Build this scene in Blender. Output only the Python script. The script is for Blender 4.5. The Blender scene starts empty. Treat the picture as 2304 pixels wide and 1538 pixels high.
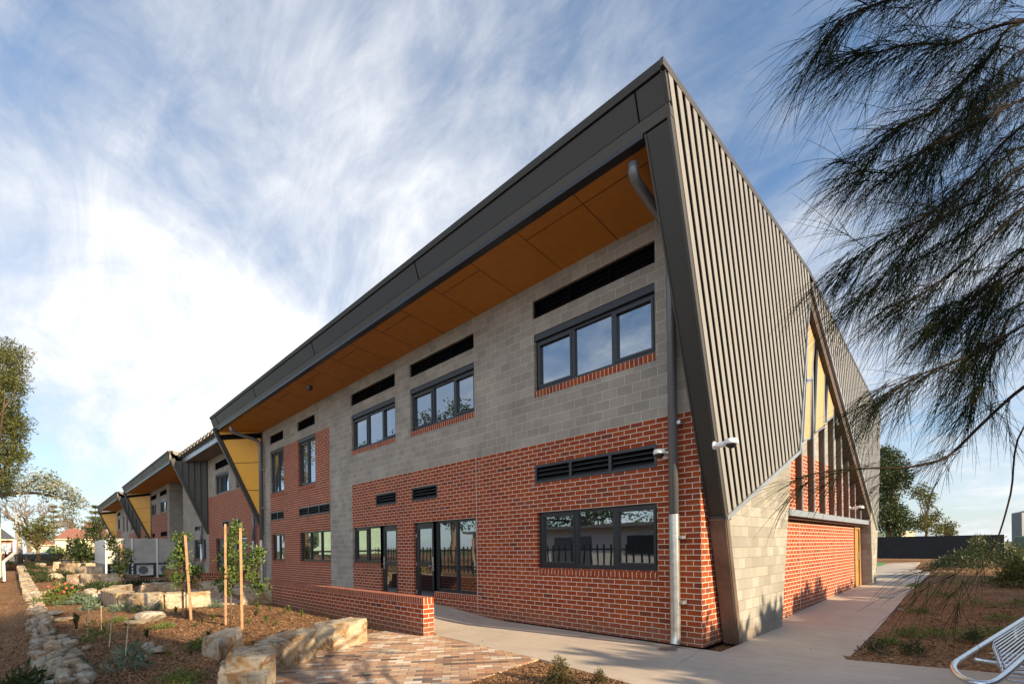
import bpy, math, random
import numpy as np
from mathutils import Vector, Matrix, noise
R = math.radians
random.seed(7); rng = np.random.default_rng(7)
scn = bpy.context.scene
COL = scn.collection
# ------------------------------------------------------------------ camera
F = 1081.5
VA = np.array([84., 1245.7]); VB = np.array([2247., 1215.]); PP = np.array([1152., 1230.5])
def _c(x, y): return np.array([x-PP[0], y-PP[1], F])
_a = _c(*VA); _a /= np.linalg.norm(_a)
_b = _c(*VB); _b -= _a*(_a@_b); _b /= np.linalg.norm(_b)
_d = np.cross(_b, _a)
if _d[1] < 0: _d = -_d
RM = np.array([-_a, _b, -_d])
CAM = np.array([3.2, -7.24, 1.6])
def at(px, py, d): return CAM + RM@(_c(px, py)/F*d)          # a point seen at a pixel, at a real distance
def G(px, py, z=0.0):
    r = RM@_c(px, py); return CAM + r*((z-CAM[2])/r[2])      # the same on a level plane
def depth(p): return float((RM.T@(np.array(p)-CAM))[2])
def onX(px, py, c):
    r = RM@_c(px, py); return CAM + r*((c-CAM[0])/r[0])
def onY(px, py, c):
    r = RM@_c(px, py); return CAM + r*((c-CAM[1])/r[1])
cd = bpy.data.cameras.new('camera'); cam = bpy.data.objects.new('camera', cd); COL.objects.link(cam)
cd.sensor_width = 36; cd.lens = F/2304*36; cd.shift_y = (PP[1]-769)/2304; cd.clip_end = 3000; cd.clip_start = .05
m = Matrix(((RM[0,0], -RM[0,1], -RM[0,2], CAM[0]), (RM[1,0], -RM[1,1], -RM[1,2], CAM[1]), (RM[2,0], -RM[2,1], -RM[2,2], CAM[2]), (0,0,0,1)))
cam.matrix_world = m
scn.camera = cam
# ------------------------------------------------------------------ world, sun, exposure
SUN_AZ, SUN_EL = 9.0, 22.0          # azimuth from +X towards +Y
W = bpy.data.worlds.new('World'); scn.world = W; W.use_nodes = True
nt = W.node_tree; nt.nodes.clear()
def N(nt, t, **k):
    n = nt.nodes.new(t)
    for a, b in k.items():
        if a.startswith('i_'): n.inputs[a[2:].replace('_', ' ')].default_value = b
        else: setattr(n, a, b)
    return n
def math_(nt, op, a, b=None, c=None):
    n = nt.nodes.new('ShaderNodeMath'); n.operation = op
    for i, v in enumerate((a, b, c)):
        if v is None: continue
        if isinstance(v, (int, float)): n.inputs[i].default_value = v
        else: nt.links.new(v, n.inputs[i])
    return n.outputs[0]
def ramp(nt, fac, stops, interp='LINEAR'):
    n = nt.nodes.new('ShaderNodeValToRGB'); n.color_ramp.interpolation = interp
    e = n.color_ramp.elements
    while len(e) < len(stops): e.new(.5)
    for i, (p, c) in enumerate(stops):
        e[i].position = p; e[i].color = (*c, 1) if len(c) == 3 else c
    nt.links.new(fac, n.inputs[0]); return n.outputs[0]
def mixc(nt, fac, a, b, mode='MIX'):
    n = nt.nodes.new('ShaderNodeMix'); n.data_type = 'RGBA'; n.blend_type = mode
    for s, v in ((n.inputs[0], fac), (n.inputs[6], a), (n.inputs[7], b)):
        if isinstance(v, (int, float)): s.default_value = v
        elif isinstance(v, tuple): s.default_value = (*v, 1)
        else: nt.links.new(v, s)
    return n.outputs[2]
sky = N(nt, 'ShaderNodeTexSky', sky_type='NISHITA', sun_disc=False, sun_elevation=R(SUN_EL), sun_rotation=R(90-SUN_AZ))
sky.air_density = 1.0; sky.dust_density = .6; sky.ozone_density = 1.5
tc = N(nt, 'ShaderNodeTexCoord')
sp = N(nt, 'ShaderNodeSeparateXYZ'); nt.links.new(tc.outputs['Generated'], sp.inputs[0])
zc = math_(nt, 'ADD', math_(nt, 'MAXIMUM', sp.outputs[2], 0.0), .42)
u = math_(nt, 'DIVIDE', sp.outputs[0], zc); v = math_(nt, 'DIVIDE', sp.outputs[1], zc)
cb = N(nt, 'ShaderNodeCombineXYZ'); nt.links.new(u, cb.inputs[0]); nt.links.new(v, cb.inputs[1])
mp = N(nt, 'ShaderNodeMapping'); nt.links.new(cb.outputs[0], mp.inputs[0])
mp.inputs['Rotation'].default_value = (0, 0, R(62)); mp.inputs['Scale'].default_value = (1.15, 1.7, 1); mp.inputs['Location'].default_value = (5.4, 2.9, 0)
n1 = N(nt, 'ShaderNodeTexNoise', i_Scale=1.5, i_Detail=10.0, i_Roughness=.62, i_Distortion=.5); nt.links.new(mp.outputs[0], n1.inputs[0])
n2 = N(nt, 'ShaderNodeTexNoise', i_Scale=.7, i_Detail=3.0, i_Roughness=.5); nt.links.new(cb.outputs[0], n2.inputs[0])
mp3 = N(nt, 'ShaderNodeMapping'); nt.links.new(cb.outputs[0], mp3.inputs[0])
mp3.inputs['Rotation'].default_value = (0, 0, R(55)); mp3.inputs['Scale'].default_value = (2.2, 5.5, 1)
n3 = N(nt, 'ShaderNodeTexNoise', i_Scale=1.6, i_Detail=8.0, i_Roughness=.65, i_Distortion=.9); nt.links.new(mp3.outputs[0], n3.inputs[0])
bl_ = N(nt, 'ShaderNodeVectorMath', operation='DOT_PRODUCT'); nt.links.new(tc.outputs['Generated'], bl_.inputs[0])
_t = RM@_c(760, 600); bl_.inputs[1].default_value = tuple(_t/np.linalg.norm(_t))
blob = ramp(nt, bl_.outputs['Value'], [(.80, (0, 0, 0)), (.93, (.09, .09, .09)), (.995, (.17, .17, .17))])
low = math_(nt, 'MULTIPLY', math_(nt, 'SUBTRACT', 1.0, math_(nt, 'MULTIPLY', math_(nt, 'MAXIMUM', sp.outputs[2], 0.0), 1.6)), .13)
dens = math_(nt, 'ADD', math_(nt, 'ADD', math_(nt, 'MULTIPLY', n1.outputs[0], .75), math_(nt, 'ADD', math_(nt, 'MULTIPLY', n2.outputs[0], .45), -.125)), math_(nt, 'ADD', math_(nt, 'ADD', math_(nt, 'MULTIPLY', n3.outputs[0], .34), -.06), math_(nt, 'ADD', low, blob)))
cl = ramp(nt, dens, [(.0, (0, 0, 0)), (.47, (.04, .04, .04)), (.56, (.28, .28, .28)), (.67, (.62, .62, .62)), (.84, (.97, .97, .97))])
cc = ramp(nt, dens, [(.5, (3.7, 4.4, 5.4)), (.66, (5.3, 5.7, 6.4)), (.88, (8.8, 8.9, 9.1))])
bk = N(nt, 'ShaderNodeVectorMath', operation='DOT_PRODUCT'); nt.links.new(tc.outputs['Generated'], bk.inputs[0]); bk.inputs[1].default_value = tuple(Vector((.35, -.88, .32)).normalized())
bkf = ramp(nt, bk.outputs['Value'], [(.35, (1, 1, 1)), (.85, (2.9, 2.72, 2.5))])      # unseen cloud brightening added behind the camera to lift the shaded facade
cc = mixc(nt, 1.0, cc, bkf, 'MULTIPLY')
skyc = mixc(nt, 1.0, sky.outputs[0], (1.4, 1.62, 1.78), 'MULTIPLY')
mx = mixc(nt, cl, skyc, cc)
bg = N(nt, 'ShaderNodeBackground', i_Strength=.055); nt.links.new(mx, bg.inputs[0])
wo = N(nt, 'ShaderNodeOutputWorld'); nt.links.new(bg.outputs[0], wo.inputs[0])
sl = bpy.data.lights.new('sun', 'SUN'); sl.energy = 5.0; sl.angle = R(.53); sl.color = (1, .79, .52)
so = bpy.data.objects.new('sun', sl); COL.objects.link(so)
sd = Vector((math.cos(R(SUN_AZ))*math.cos(R(SUN_EL)), math.sin(R(SUN_AZ))*math.cos(R(SUN_EL)), math.sin(R(SUN_EL))))
so.rotation_euler = sd.to_track_quat('Z', 'Y').to_euler(); so.location = (40, 0, 30)
vs = scn.view_settings; vs.view_transform = 'Standard'; vs.look = 'None'; vs.exposure = 1.22; vs.gamma = 1; vs.use_curve_mapping = False
scn.render.engine = 'CYCLES'
# ------------------------------------------------------------------ materials
def mat(name):
    m = bpy.data.materials.new(name); m.use_nodes = True
    nt = m.node_tree; return m, nt, nt.nodes['Principled BSDF']
def wpos(nt):
    g = N(nt, 'ShaderNodeNewGeometry'); return g
def bump(nt, b, h, strength=.4, dist=.01):
    n = N(nt, 'ShaderNodeBump', i_Strength=strength, i_Distance=dist); nt.links.new(h, n.inputs['Height']); nt.links.new(n.outputs[0], b.inputs['Normal'])
def tex(nt, kind, scale, vec=None, **k):
    n = N(nt, kind, i_Scale=scale, **k)
    if vec is not None: nt.links.new(vec, n.inputs['Vector'])
    return n
def simple(name, col, rough=.5, metal=0., var=.15, scale=3., bumps=0., bscale=60., spec=.5, coords='pos', dirt=0.):
    m, nt, b = mat(name)
    if coords == 'obj': vec = N(nt, 'ShaderNodeTexCoord').outputs['Object']
    else: vec = wpos(nt).outputs['Position']
    n = tex(nt, 'ShaderNodeTexNoise', scale, vec, i_Detail=6.0, i_Roughness=.6)
    lo = tuple(c*(1-var) for c in col); hi = tuple(min(1, c*(1+var)) for c in col)
    c = ramp(nt, n.outputs[0], [(.3, lo), (.7, hi)])
    if dirt:
        n5 = tex(nt, 'ShaderNodeTexNoise', scale*.23, vec, i_Detail=8.0, i_Roughness=.7)
        c = mixc(nt, ramp(nt, n5.outputs[0], [(.42, (0, 0, 0)), (.62, (dirt, dirt, dirt))]), c, tuple(x*.5 for x in col))
    nt.links.new(c, b.inputs['Base Color']); b.inputs['Roughness'].default_value = rough; b.inputs['Metallic'].default_value = metal
    b.inputs['Specular IOR Level'].default_value = spec
    if bumps:
        n2 = tex(nt, 'ShaderNodeTexNoise', bscale, vec, i_Detail=4.0); bump(nt, b, n2.outputs[0], bumps, .01)
    return m
def uv_plane(nt):
    """world u,v on vertical or flat faces, chosen by the face's own normal"""
    g = wpos(nt); s = N(nt, 'ShaderNodeSeparateXYZ'); nt.links.new(g.outputs['Position'], s.inputs[0])
    q = N(nt, 'ShaderNodeSeparateXYZ'); nt.links.new(g.outputs['True Normal'], q.inputs[0])
    ax = math_(nt, 'GREATER_THAN', math_(nt, 'ABSOLUTE', q.outputs[0]), .6)
    az = math_(nt, 'GREATER_THAN', math_(nt, 'ABSOLUTE', q.outputs[2]), .6)
    def pick(f, a, b):
        return math_(nt, 'ADD', math_(nt, 'MULTIPLY', f, a), math_(nt, 'MULTIPLY', math_(nt, 'SUBTRACT', 1.0, f), b))
    return pick(ax, s.outputs[1], s.outputs[0]), pick(az, s.outputs[1], s.outputs[2]), g.outputs['Position']
def bricks(name, bw, bh, mort, stops, mcol, voff=0., soft=.35, rough=.8, offset=.5, stain=.25, rot=0., swap=False, bstr=.6, uoff=0., tone=None):
    m, nt, b = mat(name)
    u, v, pos = uv_plane(nt)
    if rot:
        cu, su = math.cos(rot), math.sin(rot)
        u2 = math_(nt, 'ADD', math_(nt, 'MULTIPLY', u, cu), math_(nt, 'MULTIPLY', v, su))
        v = math_(nt, 'SUBTRACT', math_(nt, 'MULTIPLY', v, cu), math_(nt, 'MULTIPLY', u, su)); u = u2
    vv = math_(nt, 'DIVIDE', math_(nt, 'ADD', v, voff), bh)
    row = math_(nt, 'FLOOR', vv)
    sh = math_(nt, 'MULTIPLY', math_(nt, 'MODULO', math_(nt, 'ABSOLUTE', row), 2.0), offset)
    uu = math_(nt, 'ADD', math_(nt, 'DIVIDE', math_(nt, 'ADD', u, uoff), bw), sh)
    ci = math_(nt, 'FLOOR', uu)
    fu = math_(nt, 'FRACT', uu); fv = math_(nt, 'FRACT', vv)
    du = math_(nt, 'MULTIPLY', math_(nt, 'MINIMUM', fu, math_(nt, 'SUBTRACT', 1.0, fu)), bw)
    dv = math_(nt, 'MULTIPLY', math_(nt, 'MINIMUM', fv, math_(nt, 'SUBTRACT', 1.0, fv)), bh)
    d = math_(nt, 'MINIMUM', du, dv)
    wob = tex(nt, 'ShaderNodeTexNoise', 40., pos, i_Detail=2.0)
    d = math_(nt, 'ADD', d, math_(nt, 'MULTIPLY', math_(nt, 'SUBTRACT', wob.outputs[0], .5), mort*.35))
    mr = N(nt, 'ShaderNodeMapRange'); mr.inputs['From Min'].default_value = mort*(.5-soft*.5); mr.inputs['From Max'].default_value = mort*(.5+soft*.5)
    nt.links.new(d, mr.inputs['Value'])
    cb = N(nt, 'ShaderNodeCombineXYZ'); nt.links.new(ci, cb.inputs[0]); nt.links.new(row, cb.inputs[1])
    wn = N(nt, 'ShaderNodeTexWhiteNoise', noise_dimensions='3D'); nt.links.new(cb.outputs[0], wn.inputs['Vector'])
    col = ramp(nt, wn.outputs['Value'], stops)
    fine = tex(nt, 'ShaderNodeTexNoise', 55., pos, i_Detail=5.0, i_Roughness=.7)
    col = mixc(nt, .5, col, ramp(nt, fine.outputs[0], [(.25, (.55, .55, .55)), (.75, (1.35, 1.35, 1.35))]), 'MULTIPLY')
    big = tex(nt, 'ShaderNodeTexNoise', .9, pos, i_Detail=5.0, i_Roughness=.65)
    mc = mixc(nt, .6, mcol, ramp(nt, fine.outputs[0], [(.2, (.75, .75, .75)), (.8, (1.15, 1.15, 1.15))]), 'MULTIPLY')
    c = mixc(nt, mr.outputs[0], mc, col)
    c = mixc(nt, stain, c, ramp(nt, big.outputs[0], [(.3, (.55, .55, .58)), (.7, (1.3, 1.28, 1.25))]), 'MULTIPLY')
    mid = tex(nt, 'ShaderNodeTexNoise', 3.2, pos, i_Detail=7.0, i_Roughness=.7)
    c = mixc(nt, ramp(nt, mid.outputs[0], [(.56, (0, 0, 0)), (.74, (.12, .12, .12))]), c, (.50, .46, .42))          # salts
    zz = N(nt, 'ShaderNodeSeparateXYZ'); nt.links.new(pos, zz.inputs[0])
    spl = math_(nt, 'MULTIPLY', math_(nt, 'SUBTRACT', 1.0, math_(nt, 'MINIMUM', math_(nt, 'MAXIMUM', math_(nt, 'MULTIPLY', math_(nt, 'SUBTRACT', zz.outputs[2], math_(nt, 'MULTIPLY', mid.outputs[0], .25)), 4.5), 0.0), 1.0)), .38)
    if name not in ('recycled_brick_paver',): c = mixc(nt, spl, c, (.16, .10, .065))                                      # soil splashed up the base
    nt.links.new(c, b.inputs['Base Color']); b.inputs['Roughness'].default_value = rough; b.inputs['Specular IOR Level'].default_value = .3
    h = math_(nt, 'ADD', mr.outputs[0], math_(nt, 'MULTIPLY', fine.outputs[0], .35)); bump(nt, b, h, bstr, .006)
    return m
M = {}
redst = [(0, (.19, .028, .006)), (.3, (.25, .042, .008)), (.6, (.29, .054, .010)), (.85, (.23, .038, .010)), (.96, (.20, .045, .018)), (1, (.12, .026, .013))]
M['brick'] = bricks('red_brick', .24, .086, .0115, redst, (.62, .53, .43), voff=.018, uoff=.01)
M['brick_end'] = bricks('red_brick_end', .24, .086, .0115, redst, (.62, .53, .43), voff=.018, uoff=.12)
M['soldier'] = bricks('soldier_brick', .086, .5, .0115, redst, (.62, .53, .43), voff=.2, offset=0)
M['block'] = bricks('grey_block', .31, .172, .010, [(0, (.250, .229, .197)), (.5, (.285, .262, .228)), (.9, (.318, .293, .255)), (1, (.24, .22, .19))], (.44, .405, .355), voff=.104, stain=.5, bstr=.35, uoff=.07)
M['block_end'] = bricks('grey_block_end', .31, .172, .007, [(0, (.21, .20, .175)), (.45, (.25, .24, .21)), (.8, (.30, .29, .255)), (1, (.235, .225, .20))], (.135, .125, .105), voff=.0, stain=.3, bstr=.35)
M['paver'] = bricks('recycled_brick_paver', .225, .105, .008, [(0, (.10, .075, .065)), (.12, (.38, .22, .135)), (.3, (.48, .33, .21)), (.42, (.27, .17, .125)), (.55, (.52, .38, .25)), (.7, (.42, .21, .115)), (.82, (.54, .45, .34)), (.93, (.62, .56, .48)), (1, (.15, .12, .115))], (.16, .12, .09), rot=R(52), stain=.55, bstr=.9)
M['fascia'] = simple('grey_brown_metal', (.030, .027, .023), .5, .1, .06, 2, bumps=.02, bscale=4)
M['trim'] = simple('bronze_trim', (.052, .046, .038), .42, .2, .05)
M['dark'] = simple('charcoal_frame', (.022, .024, .028), .35, .2, .08)
M['black'] = simple('louvre_black', (.004, .004, .005), .9, 0, .1, spec=.05)
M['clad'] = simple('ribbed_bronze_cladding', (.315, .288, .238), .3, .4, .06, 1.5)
M['pan'] = simple('cladding_shade_pan', (.028, .025, .021), .5, .1, .08, 1.5)  # near-black colour stands in for the shade between ribs of one-colour sheet
M['tanpanel'] = simple('tan_panel', (.40, .235, .10), .55, 0, .07, 6)
M['soffit'] = simple('ochre_soffit_sheet', (.40, .155, .016), .62, 0, .10, 5, bumps=.05, bscale=90)
M['yellow'] = simple('yellow_panel', (.62, .30, .012), .55, 0, .04, 4)
M['pipe'] = simple('painted_pipe', (.15, .158, .17), .4, .3, .06)
M['joint'] = simple('dark_joint', (.02, .012, .006), .8, 0, .05)
M['greysoffit'] = simple('grey_soffit', (.16, .13, .11), .7, 0, .1)
M['galv'] = simple('galvanised_steel', (.50, .51, .50), .32, .85, .22, 9, bumps=.05, bscale=30)
M['gutter'] = simple('zinc_flashing', (.42, .44, .45), .35, .8, .1, 4)
M['rust'] = simple('weathered_steel', (.14, .10, .075), .5, .45, .45, 2.2, bumps=.1, bscale=20)
M['white'] = simple('white_plastic', (.75, .75, .73), .35, 0, .03)
M['smoke'] = simple('smoked_dome', (.01, .01, .012), .08, 0, .05)
M['timber'] = simple('hardwood_stake', (.32, .175, .09), .75, 0, .3, 14, bumps=.3, bscale=80)
M['bark'] = simple('bark', (.13, .09, .06), .9, 0, .4, 12, bumps=.6, bscale=40)
M['palebark'] = simple('pale_bark', (.28, .24, .20), .85, 0, .35, 8, bumps=.4, bscale=30)
M['render'] = simple('grey_render', (.40, .385, .35), .85, 0, .14, 2.2, bumps=.15, bscale=50, dirt=.35)
M['turf'] = simple('synthetic_turf', (.035, .16, .045), .9, 0, .2, 30)
M['grass'] = simple('verge_grass', (.09, .16, .03), .9, 0, .35, 6, bumps=.5, bscale=60)
M['steel'] = simple('polished_tube', (.58, .60, .62), .24, .9, .10, 14)
M['cream'] = simple('cream_render', (.66, .56, .38), .85, 0, .08, 3)
M['greenpaint'] = simple('pale_green_paint', (.30, .40, .29), .6, 0, .12, 5)
M['whitepaint'] = simple('white_paint', (.74, .74, .70), .5, 0, .08, 5)
M['asphalt'] = simple('asphalt', (.07, .07, .07), .9, 0, .2, 8)
M['cloth'] = simple('black_shade_cloth', (.012, .014, .018), .85, 0, .25, 1.5)
M['greencorr'] = simple('green_corrugated', (.13, .20, .15), .5, .2, .12, 3)
M['carpaint'] = simple('dark_blue_car_paint', (.025, .05, .06), .2, .4, .05)
M['redlight'] = simple('tail_light', (.5, .02, .02), .3, 0, .05)
M['rubber'] = simple('rubber', (.015, .015, .015), .8, 0, .1)
M['signgreen'] = simple('sign_green', (.02, .22, .07), .5, 0, .03)
M['poly'] = simple('pale_polycarbonate', (.56, .60, .63), .35, 0, .06, 2)
M['bluegrey'] = simple('blue_grey_sheet', (.14, .17, .20), .5, .2, .1, 2)
def rooftile(name, col):
    m, nt, b = mat(name)
    p = wpos(nt).outputs['Position']
    w = N(nt, 'ShaderNodeTexWave', i_Scale=3.3, i_Distortion=1.2, bands_direction='Z'); nt.links.new(p, w.inputs[0])
    n = tex(nt, 'ShaderNodeTexNoise', 7., p, i_Detail=6.0, i_Roughness=.8)
    c = ramp(nt, n.outputs[0], [(.3, tuple(x*.55 for x in col)), (.7, tuple(x*1.4 for x in col))])
    nt.links.new(mixc(nt, .35, c, w.outputs[0], 'MULTIPLY'), b.inputs['Base Color']); b.inputs['Roughness'].default_value = .9
    return m
M['redtile'] = rooftile('red_roof_tile', (.27, .115, .075))
M['greytile'] = rooftile('grey_roof_tile', (.07, .07, .078))
def stone(name, c1, c2, c3, sc=1., band=2.6):
    m, nt, b = mat(name)
    t = N(nt, 'ShaderNodeTexCoord').outputs['Object']
    oi = N(nt, 'ShaderNodeObjectInfo')
    ad = N(nt, 'ShaderNodeVectorMath', operation='ADD'); nt.links.new(t, ad.inputs[0])
    sc_ = N(nt, 'ShaderNodeVectorMath', operation='SCALE'); nt.links.new(oi.outputs['Location'], sc_.inputs[0]); sc_.inputs['Scale'].default_value = 1.7
    nt.links.new(sc_.outputs[0], ad.inputs[1]); v = ad.outputs[0]
    ma = N(nt, 'ShaderNodeMapping'); nt.links.new(v, ma.inputs[0]); ma.inputs['Rotation'].default_value = (.5, .9, .3)
    w = N(nt, 'ShaderNodeTexWave', i_Scale=band*sc, i_Distortion=6.5, i_Detail=4.0); w.inputs['Detail Scale'].default_value = 1.3
    nt.links.new(ma.outputs[0], w.inputs[0])
    n = tex(nt, 'ShaderNodeTexNoise', 2.1*sc, v, i_Detail=7.0, i_Roughness=.62, i_Distortion=.5)
    f = math_(nt, 'ADD', math_(nt, 'MULTIPLY', w.outputs[0], .09), math_(nt, 'MULTIPLY', n.outputs[0], .91))
    c = ramp(nt, f, [(.33, c3), (.44, c2), (.53, c1), (.72, tuple(min(1, x*1.12) for x in c1))])
    n2 = tex(nt, 'ShaderNodeTexNoise', 26.*sc, v, i_Detail=8.0, i_Roughness=.75)
    c = mixc(nt, .55, c, ramp(nt, n2.outputs[0], [(.25, (.6, .58, .55)), (.7, (1.2, 1.2, 1.2))]), 'MULTIPLY')
    vn = tex(nt, 'ShaderNodeTexNoise', 1.3*sc, v, i_Detail=3.0, i_Distortion=1.5)
    vein = ramp(nt, vn.outputs[0], [(.47, (0, 0, 0)), (.5, (.75, .75, .75)), (.52, (0, 0, 0))])
    c = mixc(nt, vein, c, (.22, .105, .035))
    nt.links.new(c, b.inputs['Base Color']); b.inputs['Roughness'].default_value = .88; b.inputs['Specular IOR Level'].default_value = .25
    h = math_(nt, 'ADD', math_(nt, 'MULTIPLY', n2.outputs[0], .8), n.outputs[0]); bump(nt, b, h, 1.0, .045)
    return m
M['sand'] = stone('quarried_sandstone', (.48, .41, .31), (.40, .28, .155), (.25, .14, .07), 1.35)
M['rock'] = stone('weathered_field_stone', (.41, .355, .275), (.33, .26, .175), (.19, .15, .10), 2.2)
M['whiterock'] = stone('pale_boulder_stone', (.47, .43, .36), (.36, .31, .24), (.20, .17, .135), 1.6)
def concrete():
    m, nt, b = mat('broomed_concrete'); p = wpos(nt).outputs['Position']
    n = tex(nt, 'ShaderNodeTexNoise', .8, p, i_Detail=8.0, i_Roughness=.65); n2 = tex(nt, 'ShaderNodeTexNoise', 90., p, i_Detail=3.0)
    mp = N(nt, 'ShaderNodeMapping'); nt.links.new(p, mp.inputs[0]); mp.inputs['Scale'].default_value = (.6, 7, 1)
    n3 = tex(nt, 'ShaderNodeTexNoise', 2.0, mp.outputs[0], i_Detail=6.0, i_Roughness=.6)
    c = ramp(nt, n.outputs[0], [(.25, (.34, .285, .23)), (.75, (.47, .40, .325))])
    c = mixc(nt, .35, c, ramp(nt, n3.outputs[0], [(.3, (.72, .72, .72)), (.7, (1.2, 1.2, 1.2))]), 'MULTIPLY')
    c = mixc(nt, .4, c, ramp(nt, n2.outputs[0], [(.3, (.75, .75, .75)), (.7, (1.2, 1.2, 1.2))]), 'MULTIPLY')
    n4 = tex(nt, 'ShaderNodeTexNoise', 4.5, p, i_Detail=5.0, i_Roughness=.75)
    c = mixc(nt, ramp(nt, n4.outputs[0], [(.56, (0, 0, 0)), (.72, (.45, .45, .45))]), c, (.22, .18, .14))
    c = mixc(nt, ramp(nt, tex(nt, 'ShaderNodeTexVoronoi', 3.1, p).outputs['Distance'], [(.0, (.55, .55, .55)), (.035, (0, 0, 0))]), c, (.12, .10, .08))
    nt.links.new(c, b.inputs['Base Color']); b.inputs['Roughness'].default_value = .75; bump(nt, b, n2.outputs[0], .15, .005)
    return m
M['concrete'] = concrete()
def mulch():
    m, nt, b = mat('bark_mulch_ground'); p = wpos(nt).outputs['Position']
    mp = N(nt, 'ShaderNodeMapping'); nt.links.new(p, mp.inputs[0]); mp.inputs['Scale'].default_value = (1, 1.7, 1); mp.inputs['Rotation'].default_value = (0, 0, .6)
    v = N(nt, 'ShaderNodeTexVoronoi', i_Scale=34., i_Randomness=1.0); nt.links.new(mp.outputs[0], v.inputs['Vector'])
    sp = N(nt, 'ShaderNodeSeparateColor'); nt.links.new(v.outputs['Color'], sp.inputs[0])
    c = ramp(nt, sp.outputs[0], [(0, (.055, .028, .014)), (.35, (.15, .078, .038)), (.7, (.26, .14, .07)), (.93, (.38, .225, .12)), (1, (.50, .36, .23))])
    n = tex(nt, 'ShaderNodeTexNoise', 1.1, p, i_Detail=6.0, i_Roughness=.6)
    c = mixc(nt, .7, c, ramp(nt, n.outputs[0], [(.3, (.65, .62, .6)), (.7, (1.35, 1.3, 1.2))]), 'MULTIPLY')
    # further out the bed gives way to grass and bitumen
    s = N(nt, 'ShaderNodeSeparateXYZ'); nt.links.new(p, s.inputs[0])
    far = math_(nt, 'GREATER_THAN', math_(nt, 'MAXIMUM', math_(nt, 'ABSOLUTE', math_(nt, 'ADD', s.outputs[0], 30.)), math_(nt, 'ABSOLUTE', math_(nt, 'SUBTRACT', s.outputs[1], 10.))), 62.)
    gr = ramp(nt, tex(nt, 'ShaderNodeTexNoise', .4, p, i_Detail=6.0).outputs[0], [(.35, (.06, .09, .025)), (.7, (.13, .13, .06))])
    c = mixc(nt, far, c, gr)
    nt.links.new(c, b.inputs['Base Color']); b.inputs['Roughness'].default_value = .95; b.inputs['Specular IOR Level'].default_value = .15
    bump(nt, b, v.outputs['Distance'], .9, .03)
    return m
M['mulch'] = mulch()
def glass():
    m, nt, b = mat('dark_reflective_glazing'); nt.nodes.remove(b)
    gl = N(nt, 'ShaderNodeBsdfGlossy', i_Roughness=.012, i_Color=(.82, .91, 1, 1)); di = N(nt, 'ShaderNodeBsdfDiffuse', i_Color=(.010, .012, .014, 1))
    fr = N(nt, 'ShaderNodeFresnel', i_IOR=1.75)
    f = math_(nt, 'MINIMUM', math_(nt, 'ADD', math_(nt, 'MULTIPLY', fr.outputs[0], 1.1), .25), 1.0)
    p = wpos(nt).outputs['Position']; n = tex(nt, 'ShaderNodeTexNoise', 1.6, p, i_Detail=1.0)
    bp = N(nt, 'ShaderNodeBump', i_Strength=.06, i_Distance=.02); nt.links.new(n.outputs[0], bp.inputs['Height']); nt.links.new(bp.outputs[0], gl.inputs['Normal'])
    mx = N(nt, 'ShaderNodeMixShader'); nt.links.new(f, mx.inputs[0]); nt.links.new(di.outputs[0], mx.inputs[1]); nt.links.new(gl.outputs[0], mx.inputs[2])
    nt.links.new(mx.outputs[0], nt.nodes['Material Output'].inputs[0]); return m
M['glass'] = glass()
def leaf(name, lo, mid, hi, scale=1.6, trans=.25, rough=.5):
    m, nt, b = mat(name); p = wpos(nt).outputs['Position']
    n = tex(nt, 'ShaderNodeTexNoise', scale, p, i_Detail=5.0, i_Roughness=.7)
    n2 = tex(nt, 'ShaderNodeTexWhiteNoise'.replace('WhiteNoise', 'Noise'), scale*14, p, i_Detail=2.0)
    f = math_(nt, 'ADD', math_(nt, 'MULTIPLY', n.outputs[0], .55), math_(nt, 'MULTIPLY', n2.outputs[0], .45))
    c = ramp(nt, f, [(.32, lo), (.5, mid), (.68, hi)])
    nt.links.new(c, b.inputs['Base Color']); b.inputs['Roughness'].default_value = rough; b.inputs['Specular IOR Level'].default_value = .35
    tr = N(nt, 'ShaderNodeBsdfTranslucent'); nt.links.new(c, tr.inputs[0])
    mx = N(nt, 'ShaderNodeMixShader', i_Fac=trans); nt.links.new(b.outputs[0], mx.inputs[1]); nt.links.new(tr.outputs[0], mx.inputs[2])
    nt.links.new(mx.outputs[0], nt.nodes['Material Output'].inputs[0]); return m
M['needle'] = leaf('casuarina_needles', (.006, .010, .006), (.011, .017, .008), (.026, .031, .012), 1.2, .0, .9)
M['needle'].node_tree.nodes['Principled BSDF'].inputs['Specular IOR Level'].default_value = .02
M['darkbark'] = simple('dark_bark', (.03, .020, .014), .9, 0, .3, 12, spec=.05)
M['leafgreen'] = leaf('glossy_leaf', (.03, .06, .012), (.07, .12, .025), (.24, .26, .05), 3.)
M['leafdark'] = leaf('dark_leaf', (.012, .022, .008), (.03, .05, .014), (.07, .09, .02), 2.)
M['leafolive'] = leaf('olive_leaf', (.03, .045, .012), (.08, .09, .02), (.20, .17, .05), 1.1)
M['leafsilver'] = leaf('silver_leaf', (.10, .13, .10), (.24, .27, .22), (.45, .47, .40), 2.2)
M['leafpine'] = leaf('pine_leaf', (.03, .045, .012), (.075, .09, .02), (.16, .15, .04), .8)
M['leafgrey'] = leaf('grey_green_leaf', (.05, .08, .05), (.12, .17, .11), (.22, .28, .19), 4.)
M['leaffine'] = leaf('fine_green_leaf', (.04, .07, .015), (.10, .14, .03), (.25, .27, .07), 5.)
M['leafbrown'] = leaf('bronze_tipped_leaf', (.03, .05, .015), (.08, .075, .025), (.22, .09, .035), 9.)
M['redflower'] = simple('red_flower', (.55, .07, .04), .6)
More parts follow.
